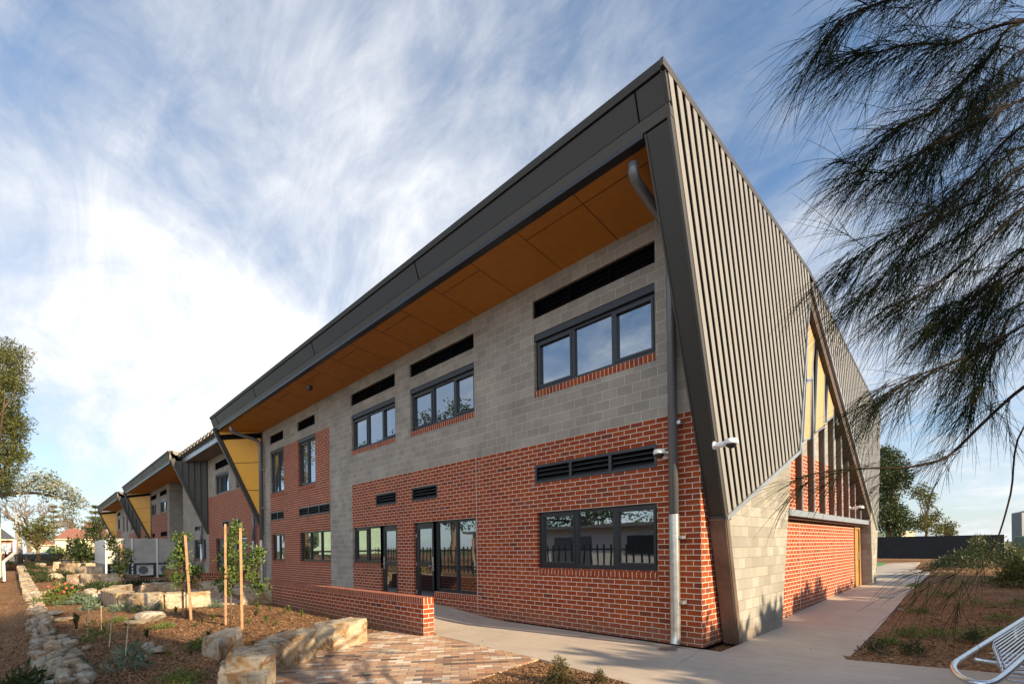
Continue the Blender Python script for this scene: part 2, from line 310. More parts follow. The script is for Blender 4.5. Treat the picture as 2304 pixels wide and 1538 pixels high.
# ------------------------------------------------------------------ mesh helpers
class MB:
    def __init__(s): s.v = []; s.f = []
    def quad(s, *p):
        i = len(s.v); s.v += [tuple(map(float, q)) for q in p]; s.f.append(tuple(range(i, i+len(p)))); return s
    def box(s, a, b):
        x0, y0, z0 = (min(a[i], b[i]) for i in range(3)); x1, y1, z1 = (max(a[i], b[i]) for i in range(3))
        i = len(s.v); s.v += [(x, y, z) for x in (x0, x1) for y in (y0, y1) for z in (z0, z1)]
        s.f += [tuple(i+k for k in q) for q in ((0,1,3,2), (4,6,7,5), (0,4,5,1), (2,3,7,6), (0,2,6,4), (1,5,7,3))]; return s
    def prism(s, poly, off):
        """poly: 3D polygon, off: extrusion vector"""
        n = len(poly); i = len(s.v)
        s.v += [tuple(map(float, p)) for p in poly] + [tuple(float(p[k]+off[k]) for k in range(3)) for p in poly]
        s.f.append(tuple(range(i+n-1, i-1, -1))); s.f.append(tuple(range(i+n, i+2*n)))
        for k in range(n):
            k2 = (k+1) % n; s.f.append((i+k, i+k2, i+n+k2, i+n+k))
        return s
    def bar(s, p, q, w, h, up=(0, 0, 1)):
        p, q, up = Vector(p), Vector(q), Vector(up); d = (q-p).normalized(); x = d.cross(up).normalized(); y = x.cross(d)
        c = [x*a*w/2+y*b*h/2 for a, b in ((-1,-1), (1,-1), (1,1), (-1,1))]
        return s.prism([p+k for k in c], q-p)
    def tube(s, pts, r, n=8, cap=True):
        P = [Vector(p) for p in pts]; rr = r if isinstance(r, (list, tuple)) else [r]*len(P); i0 = len(s.v)
        t0 = (P[1]-P[0]).normalized(); a = t0.orthogonal().normalized()
        for k, p in enumerate(P):
            t = (P[min(k+1, len(P)-1)]-P[max(k-1, 0)]).normalized(); a = (a-t*a.dot(t)).normalized(); b = t.cross(a)
            for j in range(n):
                an = 2*math.pi*j/n; s.v.append(tuple(p+(a*math.cos(an)+b*math.sin(an))*rr[k]))
        for k in range(len(P)-1):
            for j in range(n):
                j2 = (j+1) % n; s.f.append((i0+k*n+j, i0+k*n+j2, i0+(k+1)*n+j2, i0+(k+1)*n+j))
        if cap: s.f.append(tuple(i0+j for j in range(n-1, -1, -1))); s.f.append(tuple(i0+(len(P)-1)*n+j for j in range(n)))
        return s
    def disc(s, c, r, z0, z1, n=20):
        return s.prism([(c[0]+r*math.cos(2*math.pi*k/n), c[1]+r*math.sin(2*math.pi*k/n), z0) for k in range(n)], (0, 0, z1-z0))
    def build(s, name, mt, parent=None, smooth=False, loc=None, bevel=0):
        me = bpy.data.meshes.new(name); 
        v = s.v
        if loc is not None: v = [(a-loc[0], b-loc[1], c-loc[2]) for a, b, c in v]
        me.from_pydata(v, [], s.f); me.materials.append(M[mt] if isinstance(mt, str) else mt)
        if smooth: me.polygons.foreach_set('use_smooth', [True]*len(me.polygons))
        me.update(); o = bpy.data.objects.new(name, me); COL.objects.link(o)
        if loc is not None: o.location = loc
        if parent is not None:
            o.parent = parent
            if loc is None and parent.get('_loc'): pass
        if bevel:
            bm = o.modifiers.new('bevel', 'BEVEL'); bm.width = bevel; bm.segments = 2; bm.limit_method = 'ANGLE'
        return o
def npmesh(name, V, faces_n, mt, parent=None, smooth=False, loc=None):
    """V (n,k,3): n polygons of k corners each"""
    n, k, _ = V.shape; me = bpy.data.meshes.new(name)
    if loc is not None: V = V-np.array(loc)
    me.vertices.add(n*k); me.vertices.foreach_set('co', V.reshape(-1).astype(np.float32))
    me.loops.add(n*k); me.loops.foreach_set('vertex_index', np.arange(n*k, dtype=np.int32))
    me.polygons.add(n); me.polygons.foreach_set('loop_start', (np.arange(n)*k).astype(np.int32)); me.polygons.foreach_set('loop_total', np.full(n, k, np.int32))
    me.update(calc_edges=True); me.materials.append(M[mt])
    o = bpy.data.objects.new(name, me); COL.objects.link(o)
    if loc is not None: o.location = loc
    if parent is not None: o.parent = parent
    return o
def empty(name, loc=(0, 0, 0)):
    o = bpy.data.objects.new(name, None); o.location = [float(c) for c in loc]; o.empty_display_size = .2; COL.objects.link(o); return o
def tag(o, label=None, cat=None, group=None, kind=None):
    if label: o['label'] = label
    if cat: o['category'] = cat
    if group: o['group'] = group
    if kind: o['kind'] = kind
    return o
def adopt(root, *kids):
    """parts are modelled in world space: move them into the frame of their thing"""
    for k in kids:
        k.parent = root; k.location = Vector(k.location)-Vector(root.location)
def structure(o): o['kind'] = 'structure'; return o
# ------------------------------------------------------------------ ground
def sstep(a, b, x): t = min(1, max(0, (x-a)/(b-a))); return t*t*(3-2*t)
def gz(x, y):
    z = .45*sstep(-22, -62, x)
    z += .2*sstep(2, 12, y)*sstep(-1, .0, x) if y > 0 else 0
    return z
def xe0(y): return 1.72-(y-.63)*.0318
def hground(x, y):
    z = gz(x, y)-.035
    n = noise.noise(Vector((x*.5, y*.5, 0)))*.05+noise.noise(Vector((x*1.9, y*1.9, 3)))*.018
    if x > -80 and y < 0:
        z += n+.03*sstep(-5, -9, x)
        if x < -3.0: z -= .26*sstep(-7.25+.02*(x+5), -7.6+.02*(x+5), y)*sstep(-3, -5, x)
    elif x > 1 and y > 1: z += abs(n)*.8+.02
    if -5.3 < x and -9 < y < 0 and x < 8: z = min(z, -.04)
    if -.8 < x < 1.9 and y > 0: z = gz(x, y)-(.05 if x < xe0(y)-.12 else .012)
    if y > -.2 and x < -.2 : z = gz(x, y)-.04
    return z
xs = np.concatenate([[-900, -500, -300, -200, -140, -110, -90], np.arange(-80, -30, 2.), np.arange(-30, -12, .5), np.arange(-12, 6, .2), np.arange(6, 12, 1.), [14, 18, 25, 40, 70, 120, 200, 400, 900]])
ys = np.concatenate([[-900, -400, -200, -100, -60, -40, -30, -24, -20, -16], np.arange(-13, -9, .5), np.arange(-9, 3, .2), np.arange(3, 14, .5), np.arange(14, 60, 2.), [70, 90, 120, 200, 400, 900]])
g = MB(); nx, ny = len(xs), len(ys)
g.v = [(float(x), float(y), float(hground(x, y))) for x in xs for y in ys]
g.f = [(i*ny+j, (i+1)*ny+j, (i+1)*ny+j+1, i*ny+j+1) for i in range(nx-1) for j in range(ny-1)]
structure(g.build('ground', 'mulch', smooth=True))
def slab(name, pts, mt, thick=.12, zoff=0., zf=None):
    """pts: plan polygon"""
    b = MB(); n = len(pts)
    zf = zf or gz
    top = [(p[0], p[1], zf(p[0], p[1])+zoff) for p in pts]
    b.v = top+[(p[0], p[1], p[2]-thick) for p in top]
    b.f = [tuple(range(n))]+[(k, k+n, (k+1) % n+n, (k+1) % n) for k in range(n)]
    o = b.build(name, mt); bm_tri(o); return structure(o)
def bm_tri(o):
    import bmesh
    bm = bmesh.new(); bm.from_mesh(o.data); bmesh.ops.triangulate(bm, faces=[f for f in bm.faces if len(f.verts) > 4]); bmesh.ops.recalc_face_normals(bm, faces=bm.faces); bm.to_mesh(o.data); bm.free()
JG = .006
# concrete: apron by the doors (ramp), the corner slab, the end path
def zr(x, y): return .19*sstep(-4.4, -7.2, x)*(1 if y > -2.5 else 0)
ap = MB()
xr = list(np.arange(-19.8, -4.2, .4))+[-4.2]
for i in range(len(xr)-1):
    x0, x1 = xr[i], xr[i+1]
    ap.quad((x0, 0, zr(x0, 0)), (x0, -1.93, zr(x0, 0)), (x1, -1.93, zr(x1, 0)), (x1, 0, zr(x1, 0)))
    ap.quad((x0, -1.93, zr(x0, 0)), (x0, -1.93, -.2), (x1, -1.93, -.2), (x1, -1.93, zr(x1, 0)))
structure(ap.build('ramp_path', 'concrete'))
slab('corner_path', [(-4.194, 0), (-4.194, -1.98), (-3.4, -2.06), (-1.45, -2.13), (-.6, -2.25), (.23, -2.36), (.246, -1.85), (.004, 0)], 'concrete')
slab('forecourt_path', [(.01, .0), (.252, -1.85), (.236, -2.36), (.5, -5.), (.7, -12), (4.6, -12), (4.6, 1.45), (3.4, 1.07), (1.72, .63), (1.62, .9), (.27, .9), (.27, 0)], 'concrete')
def xe(y): return 1.72+(1.07-1.72)*(y-.63)/(21.04-.63)
yy = [.906, 3.6, 7.2, 10.8, 14.4, 18, 21.5]
for i in range(len(yy)-1):
    a, b_ = yy[i], yy[i+1]-.008
    k = [(xe(a), a)]+[(xe(b_), b_)]
    slab('end_path', [(-.0, a), k[0], k[1], (-.0, b_)], 'concrete')
slab('far_path', [(-.0, 21.5), (-6, 21.5), (-6, 25.2), (-2.2, 26.5), (-2.6, 38.5), (-1.12, 41.6), (.13, 25.0), (1.0, 21.5)], 'concrete', zoff=.004)
slab('side_path', [(-.0, 14.2), (-8, 14.2), (-8, 21.5), (-.0, 21.5)], 'concrete')
slab('turf_lawn', [(-2.3, 26.6), (-20, 26), (-20, 43), (-2.9, 39.5)], 'turf', zoff=.01)
# recycled brick paving
slab('brick_paving', [(-1.45, -2.136), (-4.19, -2.0), (-4.29, -2.26), (-5.25, -2.42), (-5.3, -3.0), (-4.85, -3.75), (-4.3, -4.2), (-3.6, -4.9), (-3.0, -5.4), (-2.2, -6.2), (-1.5, -6.9), (-.9, -6.0), (-1.25, -3.75)], 'paver', zoff=.0)
slab('paved_court', [(-19.9, -2.0), (-13.0, -2.7), (-13.6, -4.6), (-16, -5.2), (-19.5, -4.6), (-30, -3.2), (-32, 0), (-19.9, 0)], 'paver', thick=.1, zoff=.0, zf=lambda x, y: gz(x, y)+.02)
# drain cover
dc = G(1502, 1460, .004); tag(MB().disc((dc[0], dc[1]), .14, .002, .010, 28).build('drain_cover', 'galv', loc=(dc[0], dc[1], 0)), 'round steel drain cover set in the concrete below the downpipe', 'drain cover')
dc = G(1994, 1342, .15); z = gz(dc[0], dc[1]); tag(MB().disc((dc[0], dc[1]), .17, z+.002, z+.010, 24).build('drain_cover', 'galv', loc=(dc[0], dc[1], z)), 'pale round drain cover in the end path at the far concrete pier', 'drain cover')
# ------------------------------------------------------------------ the school building
B = empty('school_building', (0, 0, 0))
tag(B, 'long two storey brick and grey block school building with flaring metal roof', 'building')
def wall(cells_x, cells_z, region, openings, y=0., depth=.11):
    """front faces in the plane y, plus reveals round every opening; returns dict material -> MB"""
    X = sorted(set(cells_x+[o[0] for o in openings]+[o[1] for o in openings])); Z = sorted(set(cells_z+[o[2] for o in openings]+[o[3] for o in openings]))
    out = {}
    for i in range(len(X)-1):
        for j in range(len(Z)-1):
            xc, zc = (X[i]+X[i+1])/2, (Z[j]+Z[j+1])/2
            if any(o[0] < xc < o[1] and o[2] < zc < o[3] for o in openings): continue
            mt = region(xc, zc)
            if mt is None: continue
            out.setdefault(mt, MB()).quad((X[i], y, Z[j]), (X[i+1], y, Z[j]), (X[i+1], y, Z[j+1]), (X[i], y, Z[j+1]))
    e = .03
    for (x0, x1, z0, z1) in [o[:4] for o in openings]:
        for (p, q, tx, tz) in (((x0, z0), (x0, z1), x0-e, (z0+z1)/2), ((x1, z0), (x1, z1), x1+e, (z0+z1)/2), ((x0, z0), (x1, z0), (x0+x1)/2, z0-e), ((x0, z1), (x1, z1), (x0+x1)/2, z1+e)):
            mt = region(tx, tz) or 'block'
            out.setdefault(mt, MB()).quad((p[0], y, p[1]), (q[0], y, q[1]), (q[0], y+depth+.05, q[1]), (p[0], y+depth+.05, p[1]))
    return out
def put_window(x0, x1, z0, z1, mull=(), hood=True, awn=(), y=0., rec=.07, sill='brick', transom=None, label=None):
    f = MB(); fw = .055; yb, yf = y+rec+.06, y+rec
    z1f = z1-(.13 if hood else 0)
    for (a, b, c, d) in ((x0, x1, z0, z0+fw+.02), (x0, x1, z1f-fw, z1f), (x0, x0+fw, z0+fw+.02, z1f-fw), (x1-fw, x1, z0+fw+.02, z1f-fw)): f.box((a, yf, c), (b, yb, d))
    for mxx in mull: f.box((mxx-.03, yf-.004, z0+fw+.021), (mxx+.03, yb, z1f-fw-.001))
    if transom: f.box((transom[0]+.001, yf-.006, transom[2]), (transom[1]-.001, yb, transom[2]+.07))
    if hood: f.box((x0+.002, yf-.055, z1f+.001), (x1-.002, yb, z1-.002))
    w = f.build('window', 'dark', B)
    edges = [x0+fw]+list(mull)+[x1-fw]
    for k in range(len(edges)-1):
        a = edges[k]+(.03 if k else 0); b = edges[k+1]-(.03 if k < len(edges)-2 else 0)
        if k in awn:
            s = MB(); t = .045; zz0, zz1 = z0+fw+.022, z1f-fw-.002; a2, b2 = a+.003, b-.003
            for q in ((a2, b2, zz0, zz0+t), (a2, b2, zz1-t, zz1), (a2, a2+t, zz0+t, zz1-t), (b2-t, b2, zz0+t, zz1-t)): s.box((q[0], yf-.014, q[2]), (q[1], yb-.01, q[3]))
            s.build('sash', 'dark', w)
        MB().quad((a, yb-.02, z0+fw+.02), (b, yb-.02, z0+fw+.02), (b, yb-.02, z1f-fw), (a, yb-.02, z1f-fw)).build('pane', 'glass', w)
    if sill == 'soldier': MB().box((x0, y-.004, z0-.13), (x1, y+.12, z0-.004)).build('sill', 'soldier', w)
    elif sill == 'slope':
        MB().prism([(x0, y-.015, z0-.125), (x0, y+.12, z0-.125), (x0, y+.12, z0), (x0, y-.015, z0-.03)], (x1-x0, 0, 0)).build('sill', 'soldier', w)
    return w
def put_louvre(x0, x1, z0, z1, mull=(), y=0., frame=True, rec=.03, mt='dark'):
    f = MB(); fw = .05; yf, yb = y+rec-(.035 if frame else 0), y+rec+.06
    for (a, b, c, d) in ((x0, x1, z0, z0+fw), (x0, x1, z1-fw, z1), (x0, x0+fw, z0+fw, z1-fw), (x1-fw, x1, z0+fw, z1-fw)): f.box((a, yf, c), (b, yb, d))
    for mxx in mull: f.box((mxx-.03, yf+.003, z0+fw), (mxx+.03, yb, z1-fw))
    w = f.build('louvre', mt, B)
    b = MB(); n = 3
    for k in range(n):
        zz = z0+fw+(z1-z0-2*fw)*(k+.5)/n
        b.prism([(x0+fw, yf+.03, zz-.03), (x0+fw, yb, zz+.02), (x0+fw, yb, zz+.03), (x0+fw, yf+.03, zz-.02)], (x1-x0-2*fw, 0, 0))
    b.build('blades', mt, w)
    MB().quad((x0+.001, yb+.002, z0), (x1-.001, yb+.002, z0), (x1-.001, yb+.002, z1), (x0+.001, yb+.002, z1)).build('backing', 'black', w)
    return w
def build_walls(cx, cz, region, openings, y=0.):
    d = wall(cx, cz, region, openings, y)
    for mt, mb in d.items(): mb.build({'brick': 'brick_wall', 'block': 'block_wall'}[mt], mt, B)
def rect(x0, x1, z0, z1): return (x0, x1, z0, z1)
# --- bay A, the near volume
opA = [rect(-3.39, -.73, 1.18, 2.30), rect(-3.43, -.72, 2.885, 3.255), rect(-3.41, -.72, 4.76, 5.91), rect(-3.44, -.71, 6.23, 6.60),
       rect(-7.98, -5.30, 4.76, 5.91), rect(-8.0, -5.30, 6.23, 6.58), rect(-11.41, -8.75, 4.76, 5.91), rect(-11.45, -8.75, 6.21, 6.58),
       rect(-19.0, -17.41, 4.06, 5.89), rect(-15.86, -14.27, 4.06, 5.87), rect(-19.05, -17.43, 6.20, 6.56), rect(-15.94, -14.27, 6.20, 6.56),
       rect(-19.0, -17.44, 2.89, 3.25), rect(-15.87, -13.07, 2.89, 3.24), rect(-18.95, -17.46, 1.18, 2.30), rect(-15.84, -13.07, 1.18, 2.30),
       rect(-11.42, -9.67, 1.18, 2.30), rect(-9.67, -8.75, .19, 2.30), rect(-7.92, -6.99, .19, 2.30), rect(-6.99, -5.31, .50, 2.30),
       rect(-9.93, -8.76, 2.88, 3.24), rect(-7.97, -6.80, 2.88, 3.24)]
def regA(x, z):
    if x > -11.43: return 'brick' if z < 3.68 else 'block'
    if x > -13.06: return 'block'
    if x > -17.40: return 'brick' if z < 5.87 else 'block'
    if x > -19.05: return 'brick' if z < 4.06 else 'block'
    return 'block'
build_walls([-19.95, -19.05, -17.40, -13.06, -11.43, 0], [-.3, 3.68, 4.06, 5.87, 6.93], regA, opA)
put_window(*opA[0], mull=(-2.45, -1.60), awn=(0, 2), hood=False, sill='slope')
put_louvre(*opA[1], mull=(-2.52, -1.63))
put_window(*opA[2], mull=(-2.46, -1.57), awn=(0, 2), sill='soldier')
for i in (3, 5, 7, 10, 11): o = opA[i]; put_louvre(*o, mull=((o[0]+(o[1]-o[0])/3), (o[0]+2*(o[1]-o[0])/3)), frame=False, mt='black', rec=.05)
put_window(*opA[4], mull=(-7.02, -6.12), awn=(0, 2), sill='soldier')
put_window(*opA[6], mull=(-10.45, -9.55), awn=(0, 2), sill='soldier')
put_window(*opA[8], mull=(-18.2,), sill='slope'); put_window(*opA[9], mull=(-15.05,), awn=(0,), sill='slope')
put_louvre(*opA[12], mull=(-18.2,)); put_louvre(*opA[13], mull=(-14.95, -14.0))
put_window(*opA[14], mull=(-18.2,), hood=False, sill='slope'); put_window(*opA[15], mull=(-14.95, -14.0), hood=False, sill='slope')
put_window(*opA[16], mull=(-10.55,), hood=False, awn=(0,), sill='slope')
put_louvre(*opA[20], rec=.04); put_louvre(*opA[21], rec=.04)
put_window(-6.99, -5.31, .50, 2.30, mull=(-6.12,), hood=False, sill='slope')
def put_door(x0, x1, z0, z1, hinge, y=.07):
    f = MB(); fw = .05
    for (a, b, c, d) in ((x0, x1, z1-fw, z1), (x0, x0+fw, z0, z1-fw), (x1-fw, x1, z0, z1-fw)): f.box((a, y, c), (b, y+.09, d))
    D = f.build('door', 'dark', B); a, b = x0+fw+.005, x1-fw-.005; s = MB(); t = .10; zt = z1-fw-.005; mid = z0+.93
    for q in ((a, b, z0+.01, z0+.16), (a, b, zt-.12, zt), (a, a+t, z0+.16, zt-.12), (b-t, b, z0+.16, zt-.12), (a+t, b-t, mid, mid+.13)): s.box((q[0], y-.012, q[2]), (q[1], y+.04, q[3]))
    s.build('leaf', 'dark', D)
    MB().quad((a+t, y+.02, z0+.16), (b-t, y+.02, z0+.16), (b-t, y+.02, mid), (a+t, y+.02, mid)).build('pane', 'glass', D)
    MB().quad((a+t, y+.02, mid+.13), (b-t, y+.02, mid+.13), (b-t, y+.02, zt-.12), (a+t, y+.02, zt-.12)).build('pane', 'glass', D)
    hx = (b-.05) if hinge == 'l' else (a+.05); sg = -1 if hinge == 'l' else 1
    h = MB().box((hx-.02, y-.026, mid-.10), (hx+.02, y-.0125, mid+.26)); h.tube([(hx, y-.026, mid+.03), (hx, y-.07, mid+.03), (hx+sg*.13, y-.07, mid+.03)], .011, 8)
    h.build('handle', 'steel', D, smooth=False)
    g_ = MB(); gx = x0+fw if hinge == 'l' else x1-fw
    for zz in (z0+.25, z0+1.0, z1-.35): g_.tube([(gx, y-.012, zz-.05), (gx, y-.012, zz+.05)], .012, 8)
    g_.build('hinges', 'steel', D)
put_door(-9.67, -8.75, .19, 2.30, 'r'); put_door(-7.92, -6.99, .19, 2.30, 'l')
# control joint strips
MB().box((-5.285, -.006, .1), (-5.268, 0.02, 6.9)).build('control_joint', simple('sealant', (.40, .34, .30), .8), B)
# black damp course line at the wall base
MB().box((-4.4, -.012, -.03), (.012, .0, .022)).box((.0, .0, -.03), (.012, .74, .022)).build('base_flashing', 'black', B)
# --- brick return, leaning post, end block wall
MB().quad((0, 0, -.3), (0, .8, -.3), (0, .8, 7.0), (0, 0, 7.0)).build('brick_return', 'brick_end', B)
def fy(z): return -1.57+(7.75-z)*.315           # front line of the flaring end
XO = .27
# fin casing: leaning box from top to z=2.0, set between X=-.09 and XO
def strip(y0, z0, y1, z1, xa, xb, thick, mt, name, vdir=1, xa1=None, xb1=None):
    if xa1 is not None:
        q = MB(); q.v = [(xa, y0, z0), (xb, y0, z0), (xb, y0+thick, z0), (xa, y0+thick, z0), (xa1, y1, z1), (xb1, y1, z1), (xb1, y1+thick, z1), (xa1, y1+thick, z1)]
        q.f = [(0, 1, 5, 4), (1, 2, 6, 5), (2, 3, 7, 6), (3, 0, 4, 7), (0, 3, 2, 1), (4, 5, 6, 7)]; return q.build(name, mt, B)
    p = [(xa, y0, z0), (xa, y1, z1), (xa, y1+thick*vdir, z1), (xa, y0+thick*vdir, z0)]
    return MB().prism(p, (xb-xa, 0, 0)).build(name, mt, B)
strip(fy(7.12)+.01, 7.12, fy(2.04)+.01, 2.04, -.07, .245, .10, 'fascia', 'corner_fin', xa1=.036, xb1=.245)
strip(fy(7.15)-.012, 7.15, fy(1.98)-.012, 1.98, .245, .285, .20, 'trim', 'fin_edge_trim')
strip(fy(7.12)-.004, 7.12, fy(2.0)-.004, 2.0, -.095, -.072, .14, 'trim', 'fin_edge_trim', xa1=.012, xb1=.034)
MB().box((.012, fy(2.04)-.02, 1.985), (.285, fy(2.04)+.12, 2.035)).build('fin_foot', 'fascia', B)
MB().prism([(.03, .235, 2.0), (.03, .40, 2.0), (.03, .88, 0), (.03, .70, 0)], (.235, 0, 0)).build('leaning_post', 'rust', B)
MB().prism([(.262, .26, 2.0), (.262, .29, 2.0), (.262, .74, 0), (.262, .71, 0)], (.012, 0, 0)).build('post_edge', 'trim', B)
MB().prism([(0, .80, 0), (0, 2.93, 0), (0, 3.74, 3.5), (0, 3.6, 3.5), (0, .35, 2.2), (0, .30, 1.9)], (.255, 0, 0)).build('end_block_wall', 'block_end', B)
# --- fascia along the front edge (leans with the fin)
def fascia(x0, x1, joints, x0t=None, mt='fascia'):
    """x0t: x of the upper outer corner at the left end"""
    if x0t is None: x0t = x0
    xb = x0
    def band(za, zb, off, th, mtt, nm, xl=None):
        p = [(0, fy(za)+off, za), (0, fy(zb)+off, zb), (0, fy(zb)+off+th, zb), (0, fy(za)+off+th, za)]
        xl = x0t if xl is None else xl
        return MB().prism([(xl, q[1], q[2]) for q in p], (x1-xl, 0, 0)).build(nm, mtt, B)
    band(7.64, 7.735, -.015, .25, 'fascia', 'roof_capping')
    band(7.29, 7.62, .006, .05, 'fascia', 'fascia_panel')
    band(7.14, 7.275, -.004, .14, 'trim', 'fascia_channel')
    band(7.60, 7.66, .02, .05, 'black', 'shadow_gap'); band(7.26, 7.31, .02, .05, 'black', 'shadow_gap')
    for j in joints: MB().prism([(j, fy(7.29)-.002, 7.29), (j, fy(7.62)-.002, 7.62), (j, fy(7.62)+.02, 7.62), (j, fy(7.29)+.02, 7.29)], (.018, 0, 0)).build('fascia_joint', 'black', B)
    # dark recessed channel behind the fascia, down to the soffit
    MB().box((x0t+.25, -1.39, 7.075), (x1-.4, -1.24, 7.14)).build('gutter_channel', 'dark', B)
def soffit(x0, x1, ys_=-1.33, mt='soffit', z=6.92, pitch=1.25, start=-1.4, joints=True, wy=0.0, xsk=0.):
    zo = z+.17; s = MB().prism([(x0, wy, z), (x1, wy, z), (x1, ys_, zo), (x0-xsk, ys_, zo)], (0, 0, .04)).build('soffit', mt, B)
    if joints:
        j = MB(); k = 0; x = start
        while x > x0+.1:
            j.prism([(x-.006, wy, z-.002), (x+.006, wy, z-.002), (x+.006, ys_, zo-.002), (x-.006, ys_, zo-.002)], (0, 0, .01))
            zj = z+(zo-z)*(1.0/1.33)
            if k % 2 == 1 or k == 0: j.box((x+.0065, -1.006, zj-.003), (min(x+pitch, x1)-.0065, -.994, zj+.01))
            x -= pitch; k += 1
        j.build('soffit_joints', 'joint', s)
fascia(-22.15, .29, (-.15, -5.4, -10.77, -16.1, -21.3))
soffit(-20.0, -.08, xsk=1.8)
# --- end wall cladding polygons (plane XO)
polyL = [(fy(7.66), 7.66), (5.06, 7.64), (5.28, 7.53), (4.98, 7.0), (4.08, 3.52), (.27, 2.03)]
polyR = [(5.35, 7.58), (14.2, 6.10), (13.46, 2.43), (13.17, 2.06), (5.25, 7.42)]
def clip(poly, y0, s):
    """line y = y0 + s*z against polygon -> z interval"""
    out = []
    for i in range(len(poly)):
        (ya, za), (yb, zb) = poly[i], poly[(i+1) % len(poly)]
        fa = ya-(y0+s*za); fb = yb-(y0+s*zb)
        if fa*fb < 0: t = fa/(fa-fb); out.append(za+(zb-za)*t)
    return (min(out), max(out)) if len(out) >= 2 else None
def cladding(poly, name, s=-.315, inset=.0):
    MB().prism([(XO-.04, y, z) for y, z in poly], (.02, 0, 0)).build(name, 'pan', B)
    rb = MB(); wb = MB(); pitch = .235; w = .125; dp = .045
    lo = min(y-s*z for y, z in poly); hi = max(y-s*z for y, z in poly); y0 = lo+.09
    while y0 < hi:
        c = clip(poly, y0, s); c2 = clip(poly, y0+w, s)
        if c and c2 and c[1]-c[0] > .12:
            z0, z1 = c[0]+.02, c[1]-.02; z0b, z1b = c2[0]+.02, c2[1]-.02
            def P(x, yo, z): return (x, y0+yo+s*z, z)
            a = XO-.02; b = XO-.02+dp
            pr = [P(b-.012, 0, z0), P(b-.012, w, z0b), P(b-.012, w, z1b), P(b-.012, 0, z1)]; rb.prism(pr, (.012, 0, 0))
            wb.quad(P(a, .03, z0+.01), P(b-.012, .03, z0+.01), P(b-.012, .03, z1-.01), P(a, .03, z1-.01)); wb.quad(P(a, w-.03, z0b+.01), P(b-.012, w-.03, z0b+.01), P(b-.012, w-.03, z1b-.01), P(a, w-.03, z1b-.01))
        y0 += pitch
    rb.build('cladding_ribs', 'clad', B); wb.build('shaded_rib_webs', 'pan', B)  # webs take the dark colour as painted shade on the rib flanks
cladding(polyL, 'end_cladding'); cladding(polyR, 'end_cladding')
def edge(y0, z0, y1, z1, w=.07, x0=.0, x1=.31, mt='trim', name='edge_trim', side=1):
    d = Vector((0, y1-y0, z1-z0)).normalized(); n = Vector((0, -d.z, d.y))*w*side
    p = [Vector((x0, y0, z0)), Vector((x0, y1, z1))]
    return MB().prism([p[0], p[1], p[1]+n, p[0]+n], (x1-x0, 0, 0)).build(name, mt, B)
edge(fy(7.74)-.02, 7.738, 5.06, 7.70, .10, .255, .30, name='roof_edge', side=-1); edge(5.06, 7.70, 14.25, 6.14, .10, .255, .30, name='roof_edge', side=-1)
edge(.22, 2.03, 4.10, 3.54, .07, .02, .315, 'gutter', side=-1)
edge(4.10, 3.50, 5.0, 7.0, .06, .0, .315, 'gutter', side=-1)
edge(5.20, 7.44, 13.2, 2.06, .07, .02, .315, 'gutter', side=-1)
edge(5.10, 7.36, 13.0, 2.0, .22, .0, .26, simple('brown_frame', (.055, .035, .022), .6), 'frame_lining', side=-1)
MB().box((.0, 13.17, 2.0), (.31, 13.23, 2.5)).build('edge_trim', 'trim', B)
# recess walls: brick below, block above, at X=0
rb = MB()
rb.quad((0, 2.6, -.1), (0, 11.05, -.1), (0, 11.05, 3.68), (0, 2.6, 3.68)); rb.quad((0, 11.85, -.1), (0, 12.3, -.1), (0, 12.3, 3.68), (0, 11.85, 3.68)); rb.quad((0, 11.05, 2.15), (0, 11.85, 2.15), (0, 11.85, 3.68), (0, 11.05, 3.68))
rb.build('recess_brick_wall', 'brick_end', B)
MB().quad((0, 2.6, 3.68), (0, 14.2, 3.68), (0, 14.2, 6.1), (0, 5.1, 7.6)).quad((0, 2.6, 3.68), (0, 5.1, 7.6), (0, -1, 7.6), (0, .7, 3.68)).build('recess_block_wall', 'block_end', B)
mbj = MB(); mbj.box((.0, 5.15, .1), (.006, 5.17, 2.15)).box((.0, 8.6, .1), (.006, 8.62, 2.15)); mbj.build('control_joint', simple('pale_sealant', (.5, .4, .3), .8), B)
dd = MB().box((-.05, 11.05, .2), (.03, 11.16, 2.12)).box((-.05, 11.75, .2), (.03, 11.85, 2.12)).box((-.05, 11.16, 2.02), (.03, 11.75, 2.12)).box((-.04, 11.16, .2), (-.01, 11.75, 2.02))
D = dd.build('door', simple('ochre_door', (.30, .17, .045), .5), B); MB().box((-.005, 11.65, 1.05), (.05, 11.69, 1.3)).build('handle', 'steel', D)
# pier at the far end
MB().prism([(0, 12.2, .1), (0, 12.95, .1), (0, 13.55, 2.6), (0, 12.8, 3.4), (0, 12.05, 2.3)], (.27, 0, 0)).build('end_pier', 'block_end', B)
MB().prism([(.27, 12.22, .1), (.27, 12.26, .1), (.27, 12.1, 2.3), (.27, 12.06, 2.3)], (.01, 0, 0)).build('post_edge', 'trim', B)
# ledge beam
MB().prism([(0, 3.55, 2.36), (0, 3.55, 2.17), (.24, 3.62, 2.17), (.24, 3.62, 2.30)], (0, 8.5, 0)).build('ledge_beam', 'gutter', B)
MB().box((0, 3.55, 2.12), (.14, 12.0, 2.168)).build('ledge_underside', simple('ledge_brown', (.08, .04, .02), .7), B)
